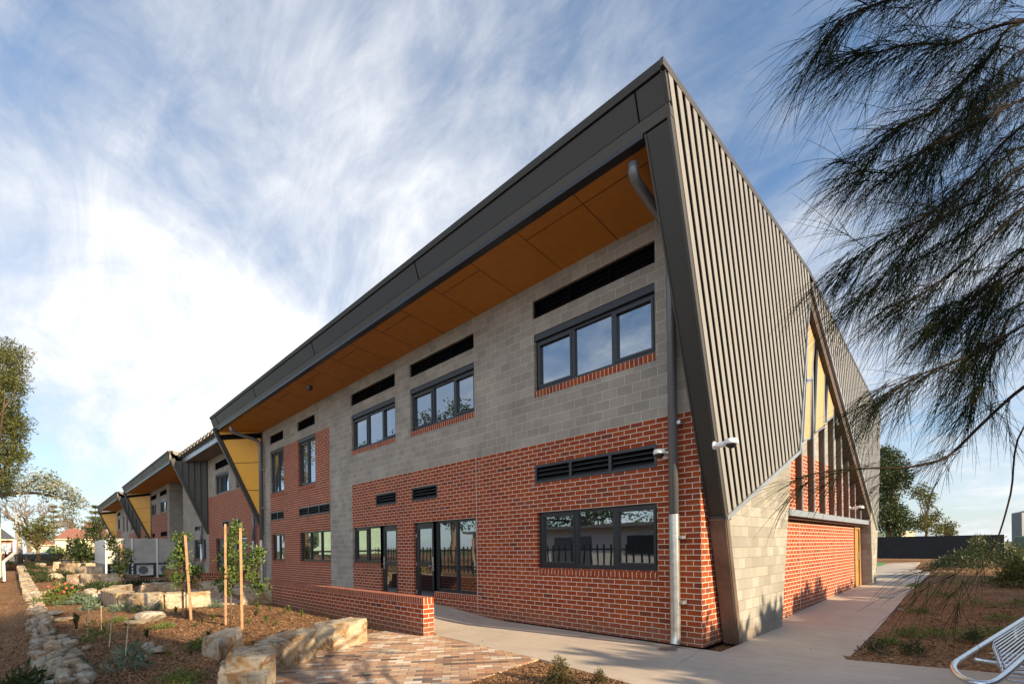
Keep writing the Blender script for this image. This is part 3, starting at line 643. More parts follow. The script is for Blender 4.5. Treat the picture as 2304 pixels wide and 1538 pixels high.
# vertical fins between ledge and frame
def ztop(y): return 7.30-(y-5.1)*.652-.12
for y in (4.84, 5.83, 6.87, 7.84, 8.72, 9.59, 10.47, 11.31):
    zt = ztop(y) if y > 5 else 6.0
    o = MB().box((.0, y+.1, 2.33), (.115, y+.145, zt)).build('shade_fin', simple('brown_fin', (.085, .055, .038), .5, .1), B) if y == 4.84 else None
    if o is None: MB().box((.0, y+.1, 2.33), (.115, y+.145, zt)).build('shade_fin', bpy.data.materials['brown_fin'], B)
    MB().box((.116, y+.088, 2.33), (.135, y+.158, zt)).build('fin_nosing', 'gutter', B)
for q in ([(5.5, 6.98), (6.03, 6.6), (5.72, 5.46), (5.28, 5.32)], [(5.24, 5.24), (5.66, 5.38), (5.5, 4.03), (4.95, 3.88)], [(6.33, 6.44), (6.94, 6.05), (6.75, 4.49), (5.95, 4.23)], [(7.28, 5.82), (7.9, 5.42), (7.74, 4.94), (7.05, 4.68)], [(8.2, 5.22), (8.62, 4.95), (8.2, 4.8)]):
    pn = MB().prism([(.138, y, z) for y, z in q], (.02, 0, 0)).build('tan_panel', 'tanpanel', B)
    fr = MB()
    for i in range(len(q)):
        (ya, za), (yb, zb) = q[i], q[(i+1) % len(q)]; fr.bar((.15, ya, za), (.15, yb, zb), .045, .04, up=(1, 0, 0))
    fr.build('panel_frame', 'gutter', pn)
# --- roof sheets and hidden rear, so that light and shade are right
rf = MB()
for x0, x1 in ((-22.15, .253), (-54.3, -31.94), (-81.2, -58.6)):
    rf.prism([(x0, -1.50, 7.725), (x0, 5.06, 7.66), (x0, 14.25, 6.10), (x0, 14.25, 5.9), (x0, 5.06, 7.46), (x0, -1.2, 7.5)], (x1-x0, 0, 0))
rf.build('roof', 'trim', B)
MB().quad((-.0, 14.2, 0), (-82, 14.2, 0), (-82, 14.2, 6.1), (-.0, 14.2, 6.1)).quad((0, 12.3, 0), (0, 14.2, 0), (0, 14.2, 3.7), (0, 12.3, 3.7)).build('rear_wall', 'brick_end', B)
# --- downpipes
def downpipe(x, ytop, ztop_, steel=2.08, zb=.1, y=-.16, xt=None, r=.073):
    xt = x if xt is None else xt
    up = MB().tube([(xt, ytop, ztop_), (xt, ytop, ztop_-.12), (xt-.0, ytop+.05, ztop_-.2), (x, y-.12, ztop_-.42), (x, y-.02, ztop_-.55), (x, y, ztop_-.75), (x, y, steel-.02)], r, 16)
    p = up.build('downpipe', 'pipe', B, smooth=True)
    s = MB().tube([(x, y, steel), (x, y, zb+.22), (x, y, zb+.12), (x-.0, y-.03, zb)], r+.006, 18, cap=False); s.build('galvanised_shoe', 'galv', p, smooth=True)
    k = MB()
    for zz in (zb+.65, 1.72, 3.5, 5.2):
        k.box((x+r, y-.01, zz-.025), (x+r+.055, -.002, zz+.025))
    k.build('pipe_brackets', 'gutter', p)
downpipe(-.36, -1.22, 6.96, zb=.06); downpipe(-19.78, -1.3, 6.9)
# --- left end of bay A: splayed yellow fin
def yfin(xw, xo, mt, edge_mt='trim', zb=2.6, seams=(5.6, 4.35, 3.25), rib=False, dx=0.):
    """vertical panel from the wall (xw,0) splayed out to (xo,-1.5) whose outer edge leans back"""
    def P(t, z, o=0.): return (xw+(xo-xw)*t+o, -1.5*t, z)      # t: 0 at wall .. 1 at the outer edge
    def tz(z): return min(1., max(0., -fy(z)/1.5))
    zs = [6.93, 5.6, 4.35, 3.25, 2.75]
    poly = [P(.0, 6.95), P(tz(7.15), 7.1)]+[P(tz(z), z) for z in (6.2, 5.2, 4.2, 3.2, 2.78)]
    o = MB().prism(poly, (-.05, .02, 0)).build('side_fin_panel', mt, B)
    if seams:
        s = MB()
        for z in seams: s.bar(P(0, z, .004), P(tz(z), z, .004), .02, .02)
        s.build('panel_joints', 'joint', o)
    if rib:
        s = MB()
        for k in range(7):
            t = .03+k*.16; zb_ = 7.75-(t*1.5-.0)/.315 if False else (7.75-(1.57-1.5*t)/.315)
            zb_ = max(zb_, 2.8); s.bar(P(t, zb_, .02), P(t, 6.95, .02), .035, .06, up=(0, 1, 0))
        s.build('seam_ribs', 'trim', o)
    if not rib: MB().bar(P(0.02, 6.80, .03), P(tz(6.8), 6.80, .03), .06, .22).build('dark_beam', 'black', B)
    e = MB(); a = Vector(P(tz(7.2), 7.2)); b = Vector(P(tz(2.7), 2.7)); e.bar(a, b, .24, .16, up=(1, 0, 0)); e.build('fin_edge', edge_mt, B)
yfin(-20.15, -22.05, 'yellow')
MB().box((-20.2, -.02, 2.3), (-19.95, .06, 6.93)).build('corner_trim', 'dark', B)
# --- gap between A and B
opG = [rect(-28.05, -25.4, 4.80, 5.92), rect(-24.1, -21.5, 4.80, 5.92), rect(-28.1, -25.3, 6.2, 6.6), rect(-24.1, -21.5, 6.2, 6.6),
       rect(-26.7, -25.45, 2.9, 3.25), rect(-24.75, -23.5, 2.9, 3.25), rect(-28.1, -22.4, .55, 2.31),
       rect(-33.2, -31.3, 2.9, 3.26), rect(-33.3, -30.3, 1.15, 2.36)]
def regG(x, z):
    if x > -29.65: return 'brick' if z < 4.76 else 'block'
    return 'block'
build_walls([-36.6, -29.65, -19.95], [-.3, 4.76, 7.05], regG, opG)
put_window(*opG[0], mull=(-27.2, -26.3), sill=None); put_window(*opG[1], mull=(-23.2, -22.4), sill=None)
put_louvre(*opG[2], mt='black', frame=False); put_louvre(*opG[3], mt='black', frame=False)
put_louvre(*opG[4]); put_louvre(*opG[5]); put_window(*opG[6], mull=(-26.2, -24.3), hood=False, sill='slope')
put_louvre(*opG[7], mull=(-32.2,)); put_window(*opG[8], mull=(-32.2, -31.2), hood=False, sill='soldier')
def gaproof(x0, x1, wallz=7.0):
    MB().box((x0, -.85, 6.97), (x1, .3, 7.02)).build('gap_soffit', 'greysoffit', B)
    MB().box((x0, -.93, 6.97), (x1, -.86, 7.22)).build('gap_fascia', 'gutter', B)
    r = MB(); x = x0
    while x < x1-.1:      # rolled corrugated eave sheets
        r.tube([(x+.20, -.98, 7.30), (x+.20, -1.06, 7.42), (x+.20, -1.0, 7.55), (x+.20, -.5, 7.66), (x+.20, 4, 7.7)], .10, 8)
        r.box((x, -.95, 7.45), (x+.42, 4, 7.60)); x += .75
    r.box((x0, -.90, 7.24), (x1, 5, 7.5)); r.build('gap_roof', 'trim', B)
gaproof(-31.9, -22.0)
yfin(-29.65, -31.9, 'fascia', seams=(), rib=True)
for x_, zt_ in ((-20.95, 3.4), (-30.9, 3.2)):
    p_ = MB().tube([(x_, -.13, zt_), (x_, -.13, 2.08)], .073, 14).build('downpipe', 'pipe', B, smooth=True); MB().tube([(x_, -.13, 2.07), (x_, -.13, .12)], .079, 14).build('galvanised_shoe', 'galv', p_, smooth=True)
# --- bays B and C further along
def far_bay(x1, xw1, xw0, x0, ops, region, brks, zb, niche=None):
    fascia(x0, x1, [x1-.3-5.35*k for k in range(5)]); soffit(xw0, x1+.2, joints=True, start=x1-1.4, pitch=2.5, xsk=3.2)
    build_walls(brks, zb, region, ops)
opB = [rect(-45.3, -42.5, 4.81, 5.84), rect(-49.6, -47.0, 4.81, 5.88), rect(-45.3, -42.5, 6.18, 6.55), rect(-49.6, -47.0, 6.18, 6.55), rect(-45.2, -42.55, 2.9, 3.25), rect(-49.3, -48.1, 2.9, 3.25), rect(-45.2, -42.55, 1.18, 2.3)]
far_bay(-31.94, -36.6, -50.0, -54.3, opB, lambda x, z: 'brick' if (z < 4.78 and -49.8 < x < -42.3) else 'block', [-50.0, -49.8, -42.3, -41.5], [-.3, 4.78, 6.95])
put_window(*opB[0], mull=(-44.4, -43.4), sill=None); put_window(*opB[1], mull=(-48.3,), sill=None)
for i in (2, 3, 4, 5): put_louvre(*opB[i], mt='black')
put_window(*opB[6], mull=(-43.9,), hood=False)
# niche between -36.6 and -41.5
MB().quad((-41.5, 0, -.3), (-41.5, 2.5, -.3), (-41.5, 2.5, 6.95), (-41.5, 0, 6.95)).quad((-36.6, 2.5, -.3), (-36.6, 0, -.3), (-36.6, 0, 6.95), (-36.6, 2.5, 6.95)).quad((-41.5, 2.5, -.3), (-36.6, 2.5, -.3), (-36.6, 2.5, 6.95), (-41.5, 2.5, 6.95)).build('block_wall', 'block', B)
MB().prism([(-41.5, 0, 6.92), (-36, 0, 6.92), (-36, 2.5, 6.92), (-41.5, 2.5, 6.92)], (0, 0, .04)).build('soffit', 'soffit', B)
yfin(-50.0, -54.2, 'yellow')
MB().box((-50.0, -.03, 1), (-49.7, .08, 6.93)).build('corner_trim', 'dark', B)
opG2 = [rect(-53.6, -51.4, 4.8, 5.9), rect(-53.4, -51.6, 2.9, 3.25)]
build_walls([-56.0, -50.0], [-.3, 4.76, 7.05], lambda x, z: 'brick' if z < 4.76 else 'block', opG2)
put_window(*opG2[0], mull=(-52.5,), sill=None); put_louvre(*opG2[1])
gaproof(-58.6, -54.2)
yfin(-56.0, -58.55, 'fascia', seams=(), rib=True)
opC = [rect(-63, -60.4, 4.0, 5.9), rect(-66.4, -65.2, 4.0, 6.0), rect(-69.5, -68.3, 4.0, 6.0), rect(-74.5, -72, 4.5, 5.9), rect(-74.5, -72, 6.2, 6.55), rect(-63, -60.4, 6.2, 6.55)]
far_bay(-58.6, -56, -76.0, -81.2, opC, lambda x, z: 'brick' if ((z < 3.7 and x > -64.5) or (z < 4.4 and x < -71)) else 'block', [-76.0, -71, -64.5, -56.0], [-.3, 3.7, 4.4, 6.95])
for i in range(4): put_window(*opC[i], sill=None)
put_louvre(*opC[4], mt='black'); put_louvre(*opC[5], mt='black')
yfin(-76.0, -81.1, 'yellow')
MB().quad((-76, 0, 0), (-76, 14, 0), (-76, 14, 6.9), (-76, 0, 6.9)).build('end_wall', 'block', B)
# --- security cameras
def dome(p, n, label):
    """n: outward direction"""
    r = empty('security_camera', p); tag(r, label, 'security camera', 'white dome security cameras on the building'); n = Vector(n); p = Vector(p)
    a = MB().tube([p-n*.24, p-n*.06, p-n*.02], [.035, .045, .05], 12); a.tube([p-n*.245, p-n*.23], [.06, .06], 14)
    o = a.build('arm', 'white', smooth=False, loc=tuple(p)); 
    h = MB().tube([p+Vector((0, 0, .065)), p+Vector((0, 0, .055)), p+Vector((0, 0, .0)), p+Vector((0, 0, -.015))], [.045, .085, .10, .095], 20); o2 = h.build('housing', 'white', smooth=True, loc=tuple(p))
    d = MB().tube([p+Vector((0, 0, -.012)), p+Vector((0, 0, -.04)), p+Vector((0, 0, -.065)), p+Vector((0, 0, -.078))], [.072, .066, .042, .012], 18); o3 = d.build('lens_dome', 'smoke', smooth=True, loc=tuple(p))
    adopt(r, o, o2, o3)
c = onX(1645, 996, .56); dome(c, (1, 0, 0), 'white dome security camera on the ribbed end cladding')
c = onY(1484, 1019, -.25); dome(c, (0, -1, 0), 'white dome security camera on the brick beside the downpipe')
c = onX(1935, 1142, .45); dome(c, (1, 0, 0), 'small dome camera among the vertical fins of the end wall')
p = onY(696, 832, -.9); p[2] = 6.87; tag(MB().tube([(p[0], p[1], 6.92), (p[0], p[1], 6.80)], .09, 14).build('soffit_light', 'dark', loc=(p[0], p[1], 6.92)), 'small dark cylindrical light fixed under the ochre soffit', 'light')
# ------------------------------------------------------------------ garden walls
gw = empty('garden_wall', (-8.4, -2.06, 0)); tag(gw, 'long low red brick garden wall with a soldier course top', 'wall')
a = MB().box((-12.66, -2.18, -.15), (-4.28, -1.94, .565)).build('wall_body', bricks('garden_brick', .24, .086, .0125, redst, (.60, .52, .43), voff=.037, uoff=.14), None, loc=(-8.4, -2.06, 0))
b = MB().box((-12.66, -2.182, .569), (-4.28, -1.938, .69)).build('soldier_course', bricks('garden_soldier', .080, .5, .012, redst, (.60, .52, .43), voff=.2, offset=0), None, loc=(-8.4, -2.06, 0), bevel=.004)
adopt(gw, a, b)
g2 = empty('garden_wall', (-23.2, -2.5, 0)); tag(g2, 'short red brick garden wall behind the sandstone seats', 'wall')
a = MB().box((-27.3, -2.55, -.1), (-19.6, -2.3, .60)).box((-19.85, -2.3, -.1), (-19.6, -1.6, .60)).build('wall_body', M['brick'], None, loc=(-23.2, -2.5, 0))
b = MB().box((-27.3, -2.552, .604), (-19.598, -2.298, .73)).box((-19.85, -2.297, .604), (-19.598, -1.6, .73)).build('soldier_course', 'soldier', None, loc=(-23.2, -2.5, 0))
adopt(g2, a, b)
# ------------------------------------------------------------------ stones
def stonemesh(name, poly, z0, z1, mt, seed=0, amp=.02, lean=.03, sub=4, rnd=.022, tilt=0.):
    """quarried block from a plan polygon, displaced and rounded"""
    import bmesh
    cx = sum(p[0] for p in poly)/len(poly); cy = sum(p[1] for p in poly)/len(poly)
    bm = bmesh.new(); n = len(poly)
    lo = [bm.verts.new((p[0]-cx, p[1]-cy, z0-z0)) for p in poly]; hi = [bm.verts.new(((p[0]-cx)*(1-lean), (p[1]-cy)*(1-lean), z1-z0+tilt*(p[0]-cx))) for p in poly]
    bm.faces.new(lo[::-1]); bm.faces.new(hi)
    for k in range(n): bm.faces.new((lo[k], lo[(k+1) % n], hi[(k+1) % n], hi[k]))
    bmesh.ops.recalc_face_normals(bm, faces=bm.faces)
    bmesh.ops.bevel(bm, geom=bm.edges[:], offset=rnd, segments=2, profile=.6, affect='EDGES')
    bmesh.ops.triangulate(bm, faces=bm.faces[:])
    for _ in range(sub-1): bmesh.ops.subdivide_edges(bm, edges=[e for e in bm.edges if e.calc_length() > .06], cuts=1, use_grid_fill=False)
    bmesh.ops.triangulate(bm, faces=bm.faces[:])
    off = Vector((seed*3.7, seed*1.3, seed*2.1)); bm.normal_update()
    for v in bm.verts:
        d = noise.fractal((v.co+off)*6.5, .8, 2.1, 5)*amp*1.0+noise.noise((v.co+off)*1.3)*amp*1.0-abs(noise.noise((v.co*1.0+off)*3.1))*amp*1.6
        v.co += v.normal*d
    me = bpy.data.meshes.new(name); bm.to_mesh(me); bm.free(); me.materials.append(M[mt])
    me.polygons.foreach_set('use_smooth', [True]*len(me.polygons))
    o = bpy.data.objects.new(name, me); COL.objects.link(o); o.location = (cx, cy, z0); return o
def boulder(name, c, r, mt, seed, rz=None, detail=3, amp=.35):
    import bmesh
    bm = bmesh.new(); bmesh.ops.create_icosphere(bm, subdivisions=detail, radius=1.0); off = Vector((seed*5.1, seed*2.3, seed*.7)); rs = random.Random(seed)
    cuts = [(Vector((rs.gauss(0, 1), rs.gauss(0, 1), rs.gauss(0, .7))).normalized(), rs.uniform(.58, .88)) for _ in range(13)]
    cuts += [(Vector((rs.gauss(0, .12), rs.gauss(0, .12), 1)).normalized(), rs.uniform(.55, .8))]
    for v in bm.verts:
        p = v.co.copy()
        for n_, d_ in cuts:
            t = p.dot(n_)
            if t > d_: p -= n_*(t-d_)*.92
        p *= 1+noise.fractal(p*2.6+off, .9, 2.1, 5)*amp*.32
        v.co = Vector((p.x*r[0], p.y*r[1], p.z*r[2]))
    me = bpy.data.meshes.new(name); bm.to_mesh(me); bm.free(); me.materials.append(M[mt]); me.polygons.foreach_set('use_smooth', [True]*len(me.polygons))
    o = bpy.data.objects.new(name, me); COL.objects.link(o); o.location = [float(q) for q in c]; o.rotation_euler = (rs.uniform(-.15, .15), rs.uniform(-.15, .15), rs.uniform(0, 6.28) if rz is None else rz); return o
def pxpoly(pts, z): return [tuple(G(x, y, z)[:2]) for x, y in pts]
fg = 'quarried sandstone blocks edging the brick paving'
tag(stonemesh('sandstone_block', pxpoly([(703, 1401), (790, 1385), (829, 1388), (750, 1406)], .42), -.1, .42, 'sand', 1, .018), 'sandstone block nearest the brick garden wall, its end face sunlit', 'sandstone block', fg)
tag(stonemesh('sandstone_block', pxpoly([(567, 1442), (636, 1413), (712, 1411), (712, 1418), (622, 1443)], .40), -.1, .40, 'sand', 2, .02), 'long cracked sandstone block, second from the brick garden wall', 'sandstone block', fg)
tag(stonemesh('sandstone_block', pxpoly([(505, 1477), (535, 1452), (616, 1448), (622, 1470), (590, 1482)], .44), -.1, .44, 'sand', 3, .015), 'white topped sandstone block, the highest of the stepped stones at the paving edge', 'sandstone block', fg)
tag(stonemesh('sandstone_block', pxpoly([(484, 1514), (498, 1482), (590, 1482), (614, 1506), (600, 1519)], .33), -.1, .33, 'sand', 4, .015), 'middle step of the stepped sandstone blocks at the paving edge', 'sandstone block', fg)
tag(stonemesh('sandstone_block', pxpoly([(470, 1552), (488, 1520), (608, 1517), (642, 1556), (560, 1580)], .20), -.1, .20, 'sand', 5, .015), 'lowest and nearest step of the sandstone blocks at the bottom of the photo', 'sandstone block', fg)
tag(stonemesh('sandstone_boulder', pxpoly([(449, 1430), (500, 1410), (543, 1402), (550, 1420), (490, 1440)], .27), -.08, .25, 'sand', 6, .018, rnd=.05, lean=.1), 'tan sandstone boulder on the mulch beside the timber stake', 'boulder', 'boulders lying on the mulch')
ring = 'curved sandstone seats in the garden'
def seat(p, q, t, z1, seed, label, z0=0., grp=ring, amp=.03, mt='sand'):
    p, q = Vector((p[0], p[1])), Vector((q[0], q[1])); d = (q-p).normalized(); n = Vector((-d.y, d.x))*t
    zz = gz((p.x+q.x)/2, (p.y+q.y)/2)
    return tag(stonemesh('stone_block', [tuple(p), tuple(q), tuple(q+n), tuple(p+n)], zz-.08, zz+z1, mt, seed, amp, rnd=.03), label, 'sandstone seat', grp)
seat((-16.9, -5.85), (-14.6, -5.65), .55, .43, 11, 'leftmost front block of the sandstone seat ring, in warm sun')
seat((-14.55, -5.62), (-13.45, -4.75), .55, .43, 12, 'brown veined front block of the sandstone seat ring, left of the white one')
seat((-13.4, -4.70), (-13.15, -3.6), .6, .43, 13, 'brightest white sandstone seat block behind the young staked tree')
seat((-19.6, -5.3), (-17.1, -5.9), .6, .44, 14, 'long low sandstone seat curving back at the left of the ring')
seat((-19.2, -4.55), (-18.9, -3.1), .6, .45, 15, 'rear sandstone seat block of the ring with curved brown bands')
seat((-17.9, -2.95), (-17.6, -1.85), .6, .46, 16, 'rear sandstone seat block touching the short brick wall')
seat((-12.55, -2.95), (-12.3, -2.0), .55, .42, 17, 'sandstone seat block behind the leafy staked tree by the long brick wall', mt='sand')
ter = 'sandstone terrace blocks at the far end of the garden'
def terr(px0, py0, px1, py1, h, t, seed, label, z=0.):
    a, b_ = G(px0, py0, z), G(px1, py1, z); zz = z
    d = Vector((b_[0]-a[0], b_[1]-a[1])).normalized(); n = Vector((-d.y, d.x))*t
    p = Vector((a[0], a[1])); q = Vector((b_[0], b_[1]))
    tag(stonemesh('terrace_block', [tuple(p), tuple(q), tuple(q+n), tuple(p+n)], z-.15, z+h, 'sand', seed, .06, rnd=.06, sub=2), label, 'terrace block', ter)
terr(146, 1312, 176, 1312, .50, .8, 21, 'leftmost block of the nearest sandstone terrace row', .05)
terr(178, 1312, 222, 1313, .50, .8, 22, 'middle block of the nearest sandstone terrace row', .05)
terr(224, 1313, 280, 1314, .50, .8, 23, 'right block of the nearest sandstone terrace row before the equipment screen', .05)
terr(164, 1293, 236, 1293, .55, 1., 24, 'brown sandstone block in the second terrace row', .25)
terr(130, 1284, 175, 1284, .55, 1., 25, 'left pale sandstone block in the third terrace row', .35)
terr(177, 1283, 236, 1282, .55, 1., 26, 'right sandstone block in the third terrace row', .35)
terr(118, 1277, 160, 1276, .55, 1., 27, 'farthest left sandstone block before the picket fence', .42)
terr(163, 1275, 236, 1274, .55, 1., 28, 'farthest right sandstone block beneath the leafy young trees', .42)
bl = 'boulders lying on the mulch'
def rock_px(px, py, w, h, seed, label, mt='whiterock', z=0., sy=1.1, name='boulder', grp=bl, amp=.35):
    p = G(px, py, z); d = depth(p); s = d/F
    return tag(boulder(name, (p[0], p[1], hground(p[0], p[1])+h*s*.42), (w*s/2*1.0, w*s/2*sy*.8, h*s*.66), mt, seed, amp=amp), label, 'rock' if name != 'boulder' else 'boulder', grp)
rock_px(337, 1398, 64, 28, 31, 'white boulder with a hollow top in the middle of the mulch bed')
rock_px(305, 1404, 62, 12, 32, 'low tan flat rock against the white boulder', 'rock')
rock_px(333, 1462, 34, 22, 33, 'round pale boulder behind the fine leaved seedling')
rock_px(316, 1484, 34, 20, 34, 'low pale boulder at the foot of the fine leaved seedling')
rock_px(357, 1466, 44, 16, 35, 'tan wedge shaped rock right of the round boulder', 'rock')
rock_px(204, 1334, 26, 13, 36, 'grey boulder left of the sandstone seat ring')
rock_px(218, 1342, 20, 10, 37, 'cream boulder touching the left end of the seat ring')
rock_px(127, 1307, 30, 16, 38, 'grey boulder beside the dressed stone kerb', 'rock'); rock_px(180, 1322, 30, 10, 39, 'flat boulder in the ground cover below the terrace', 'rock')
rock_px(126, 1384, 34, 12, 40, 'rounded boulder half covered by mulch near the rubble edge', 'rock'); rock_px(140, 1396, 44, 10, 41, 'long flat slab stone beside the rubble edge', 'rock')
rock_px(245, 1318, 26, 8, 42, 'small flat stone below the nearest terrace row', 'rock'); rock_px(90, 1285, 26, 9, 43, 'pale boulder at the far end of the stone kerb', 'rock'); rock_px(112, 1295, 30, 9, 44, 'low boulder among shrubs near the stone kerb', 'rock')
rock_px(2026, 1380, 20, 6, 45, 'small flat stone at the edge of the right hand mulch bed', 'rock')
# dressed kerb stones then rubble edge running towards the viewer
rb_ = random.Random(5); edge_lab = 'rubble stones edging the left garden bed'
def el(x): return -7.42-.012*(x+25)*-1 if x < -20 else -7.30+(x+11)*.02
x = -62.; k = 0
while x < -25:
    w = rb_.uniform(1.3, 1.9); y = -7.42+.026*(x+25)
    tag(stonemesh('kerb_stone', [(x, y-.25), (x+w-.04, y-.25), (x+w-.04, y+.22), (x, y+.22)], hground(x, y)-.25, hground(x, y)+.20, 'rock', 50+k, .03, rnd=.04, sub=1), 'flat dressed sandstone kerb stone in the far straight edge', 'kerb stone', 'dressed kerb stones in the far straight edge'); x += w; k += 1
spots = []
x = -24.6
while x < -4.4:
    s = rb_.uniform(.10, .17); y0 = -7.06+.016*(x+5)
    for j in range(2 if x < -9 else 3):
        yy_ = y0-.13+j*.17+rb_.uniform(-.05, .05)
        spots.append((x+rb_.uniform(-.08, .08), yy_, s*rb_.uniform(.65, 1.25), j))
    x += s*1.5
places = ['on the outer lower side', 'in the middle of the row', 'on the bed side', 'on the bed side']
for i, (x, y, s, j) in enumerate(spots):
    h = s*rb_.uniform(.8, 1.15); z = gz(x, y)+(-.09, .02, .0)[j]+rb_.uniform(-.03, .05)
    o = boulder('edging_rock', (x, y, z+h*.15), (s*.92, s*rb_.uniform(.62, .9), h*.92), rb_.choice(['rock', 'rock', 'rock', 'whiterock', 'sand']), 100+i, detail=3)
    tag(o, 'rough field stone '+places[j]+' of the rubble garden edge', 'rock', edge_lab+' '+places[j])
for i, (px, py, w) in enumerate(((198, 1462, 26), (170, 1437, 20), (160, 1500, 30), (150, 1436, 14), (64, 1404, 16), (60, 1520, 10), (96, 1336, 16))):
    rock_px(px, py, w, w*.5, 300+i, ['single tan rock on the mulch right of the rubble edge', 'small white rock at the bed side of the rubble edge', 'large nearest rock beside the rubble edge', 'small rock behind the tan rock at the rubble edge', 'small flat stone on the lower left mulch', 'tiny stone on the lower left mulch near the fern plant', 'small stone behind the rubble edge near the red flowers'][i], 'rock', name='edging_rock', grp=bl)
# ------------------------------------------------------------------ foliage helpers
def leaves(centres, n, size, spread, shape=(1, 1, 1), aspect=.38, droop=.0, upward=.0):
    """n leaf quads around each centre (gaussian, spread) -> array of 4-gons (rhombic leaves)"""
    c = np.repeat(np.asarray(centres, float), n, axis=0); k = len(c)
    d = rng.normal(size=(k, 3)); d /= np.linalg.norm(d, axis=1)[:, None]+1e-9
    rad = rng.random(k)**.45
    sp_ = np.asarray(spread, float)
    if sp_.ndim: sp_ = np.repeat(sp_, n)[:, None]
    p = c+d*rad[:, None]*sp_*np.asarray(shape)
    t = d*.6+rng.normal(size=(k, 3))*.7; t[:, 2] += upward-droop; t /= np.linalg.norm(t, axis=1)[:, None]
    s = np.cross(t, rng.normal(size=(k, 3))); s /= np.linalg.norm(s, axis=1)[:, None]
    L = size*(.6+.8*rng.random(k))[:, None]; w = L*aspect
    return np.stack([p, p+t*L*.5+s*w*.5, p+t*L, p+t*L*.5-s*w*.5], axis=1)
def crown_centres(c, r, n, seed, lower=.3):
    rs = np.random.default_rng(seed); d = rs.normal(size=(n, 3)); d /= np.linalg.norm(d, axis=1)[:, None]
    rad = rs.random(n)**.4
    return np.array(c)+d*rad[:, None]*np.array(r)
def limbs(mb, base, top, tips, r0, seed, gnarl=.12):
    rs = random.Random(seed); b, t = Vector(base), Vector(top); n = 7
    pts = [b.lerp(t, i/(n-1))+Vector((rs.gauss(0, 1), rs.gauss(0, 1), 0))*gnarl*(t-b).length*.1*(i > 0) for i in range(n)]
    mb.tube(pts, [r0*(1-.6*i/(n-1)) for i in range(n)], 8)
    for tp in tips:
        tp = Vector(tp); k = rs.randint(2, n-1); a = pts[k]; mid = a.lerp(tp, .5)+Vector((rs.gauss(0, .1), rs.gauss(0, .1), -.05))*(tp-a).length*.6
        mb.tube([a, a.lerp(mid, .5), mid, mid.lerp(tp, .6), tp], [r0*.34, r0*.28, r0*.2, r0*.12, r0*.04], 5)
def tree(name, label, base, trunk_top, cc, cr, nclump, nleaf, lsize, lspread, mt, seed, r0=.2, group=None, bark='bark', cat='tree', aspect=.4, shape=(1, 1, .7), droop=0.):
    base = tuple(map(float, base)); root = empty(name, base); tag(root, label, cat, group)
    C = crown_centres(cc, cr, nclump, seed)
    tr = MB(); limbs(tr, base, trunk_top, [tuple(c) for c in C[::max(1, nclump//16)]], r0, seed); o1 = tr.build('trunk', bark, smooth=True, loc=base)
    o2 = npmesh('crown', leaves(C, nleaf, lsize, lspread, shape, aspect, droop), 4, mt, loc=base)
    adopt(root, o1, o2); return root
# --- staked young trees
def stake(pxb, pyb, pxt, pyt, label, w=.05, z=0.):
    a = G(pxb, pyb, z); a[2] = hground(a[0], a[1])-.1; b_ = at(pxt, pyt, depth(G(pxb, pyb, z)))
    o = MB().bar((0, 0, 0), tuple(np.array(b_)-a), w, w, up=(.3, 1, 0)).build('timber_stake', 'timber'); o.location = [float(q) for q in a]
    tag(o, label, 'stake', 'hardwood stakes beside young trees')
def young(pxb, pyb, tops, label, mt, size, nclump, nleaf, seed, z=0., lsize=.075, width=None, r0=.014, aspect=.42, spread=.12):
    """tops: list of (px,py) clump centres in the crown, set at the plant's own distance"""
    p = G(pxb, pyb, z); d = depth(p); base = (float(p[0]), float(p[1]), float(hground(p[0], p[1])))
    root = empty('young_tree', base); tag(root, label, 'young tree', 'young trees tied to stakes')
    rs = random.Random(seed); C = []
    for (px, py, rr) in tops:
        for _ in range(nclump):
            q = at(px+rs.gauss(0, rr*.55), py+rs.gauss(0, rr*.55), d+rs.gauss(0, rr*.5*d/F)); C.append(tuple(q))
    top = max(C, key=lambda c: c[2]); tr = MB(); b = Vector(base)
    axis = [b, b+Vector((0.01, 0, .4)), b+Vector((.0, .01, (top[2]-b.z)*.5)), b+Vector((.01, 0, (top[2]-b.z)*.85)), Vector(top)]
    tr.tube(axis, [r0, r0*.9, r0*.7, r0*.4, r0*.15], 7)
    for c in C[::3]:
        c = Vector(c); a = b+Vector((0, 0, max(.4, (c.z-b.z)*.8))); tr.tube([a, a.lerp(c, .5)+Vector((0, 0, .03)), c], [r0*.35, r0*.25, r0*.1], 4)
    o1 = tr.build('trunk', 'bark', smooth=True, loc=base); o2 = npmesh('crown', leaves(C, nleaf, lsize, spread, (1, 1, 1), aspect, 0, .5), 4, mt, loc=base); adopt(root, o1, o2)
stake(412, 1384, 408, 1207, 'pale stake behind the slim bright green young tree', .045)
stake(431, 1395, 417, 1203, 'pale stake leaning in front of the slim bright green young tree', .05)
stake(508, 1406, 507, 1178, 'shaded stake at the left of the bushy young tree', .042)
stake(545, 1415, 541, 1187, 'tall orange stake in front of the bushy young tree', .046)
stake(274, 1318, 273, 1222, 'stake beside the dark leaved young tree before the grey screen', .07)
stake(188, 1281, 181, 1236, 'stake beside the right of the far young trees', .08, .3); stake(168, 1277, 165, 1240, 'stake beside the left of the far young trees', .08, .3)
young(419, 1393, [(407, 1212, 10), (410, 1232, 9), (402, 1255, 15), (405, 1275, 20), (418, 1292, 26), (424, 1305, 24), (440, 1290, 16), (395, 1300, 12), (406, 1244, 10)], 'slim bright green young tree tied between two pale stakes', 'leafgreen', 1, 9, 16, 61, lsize=.085, spread=.10)
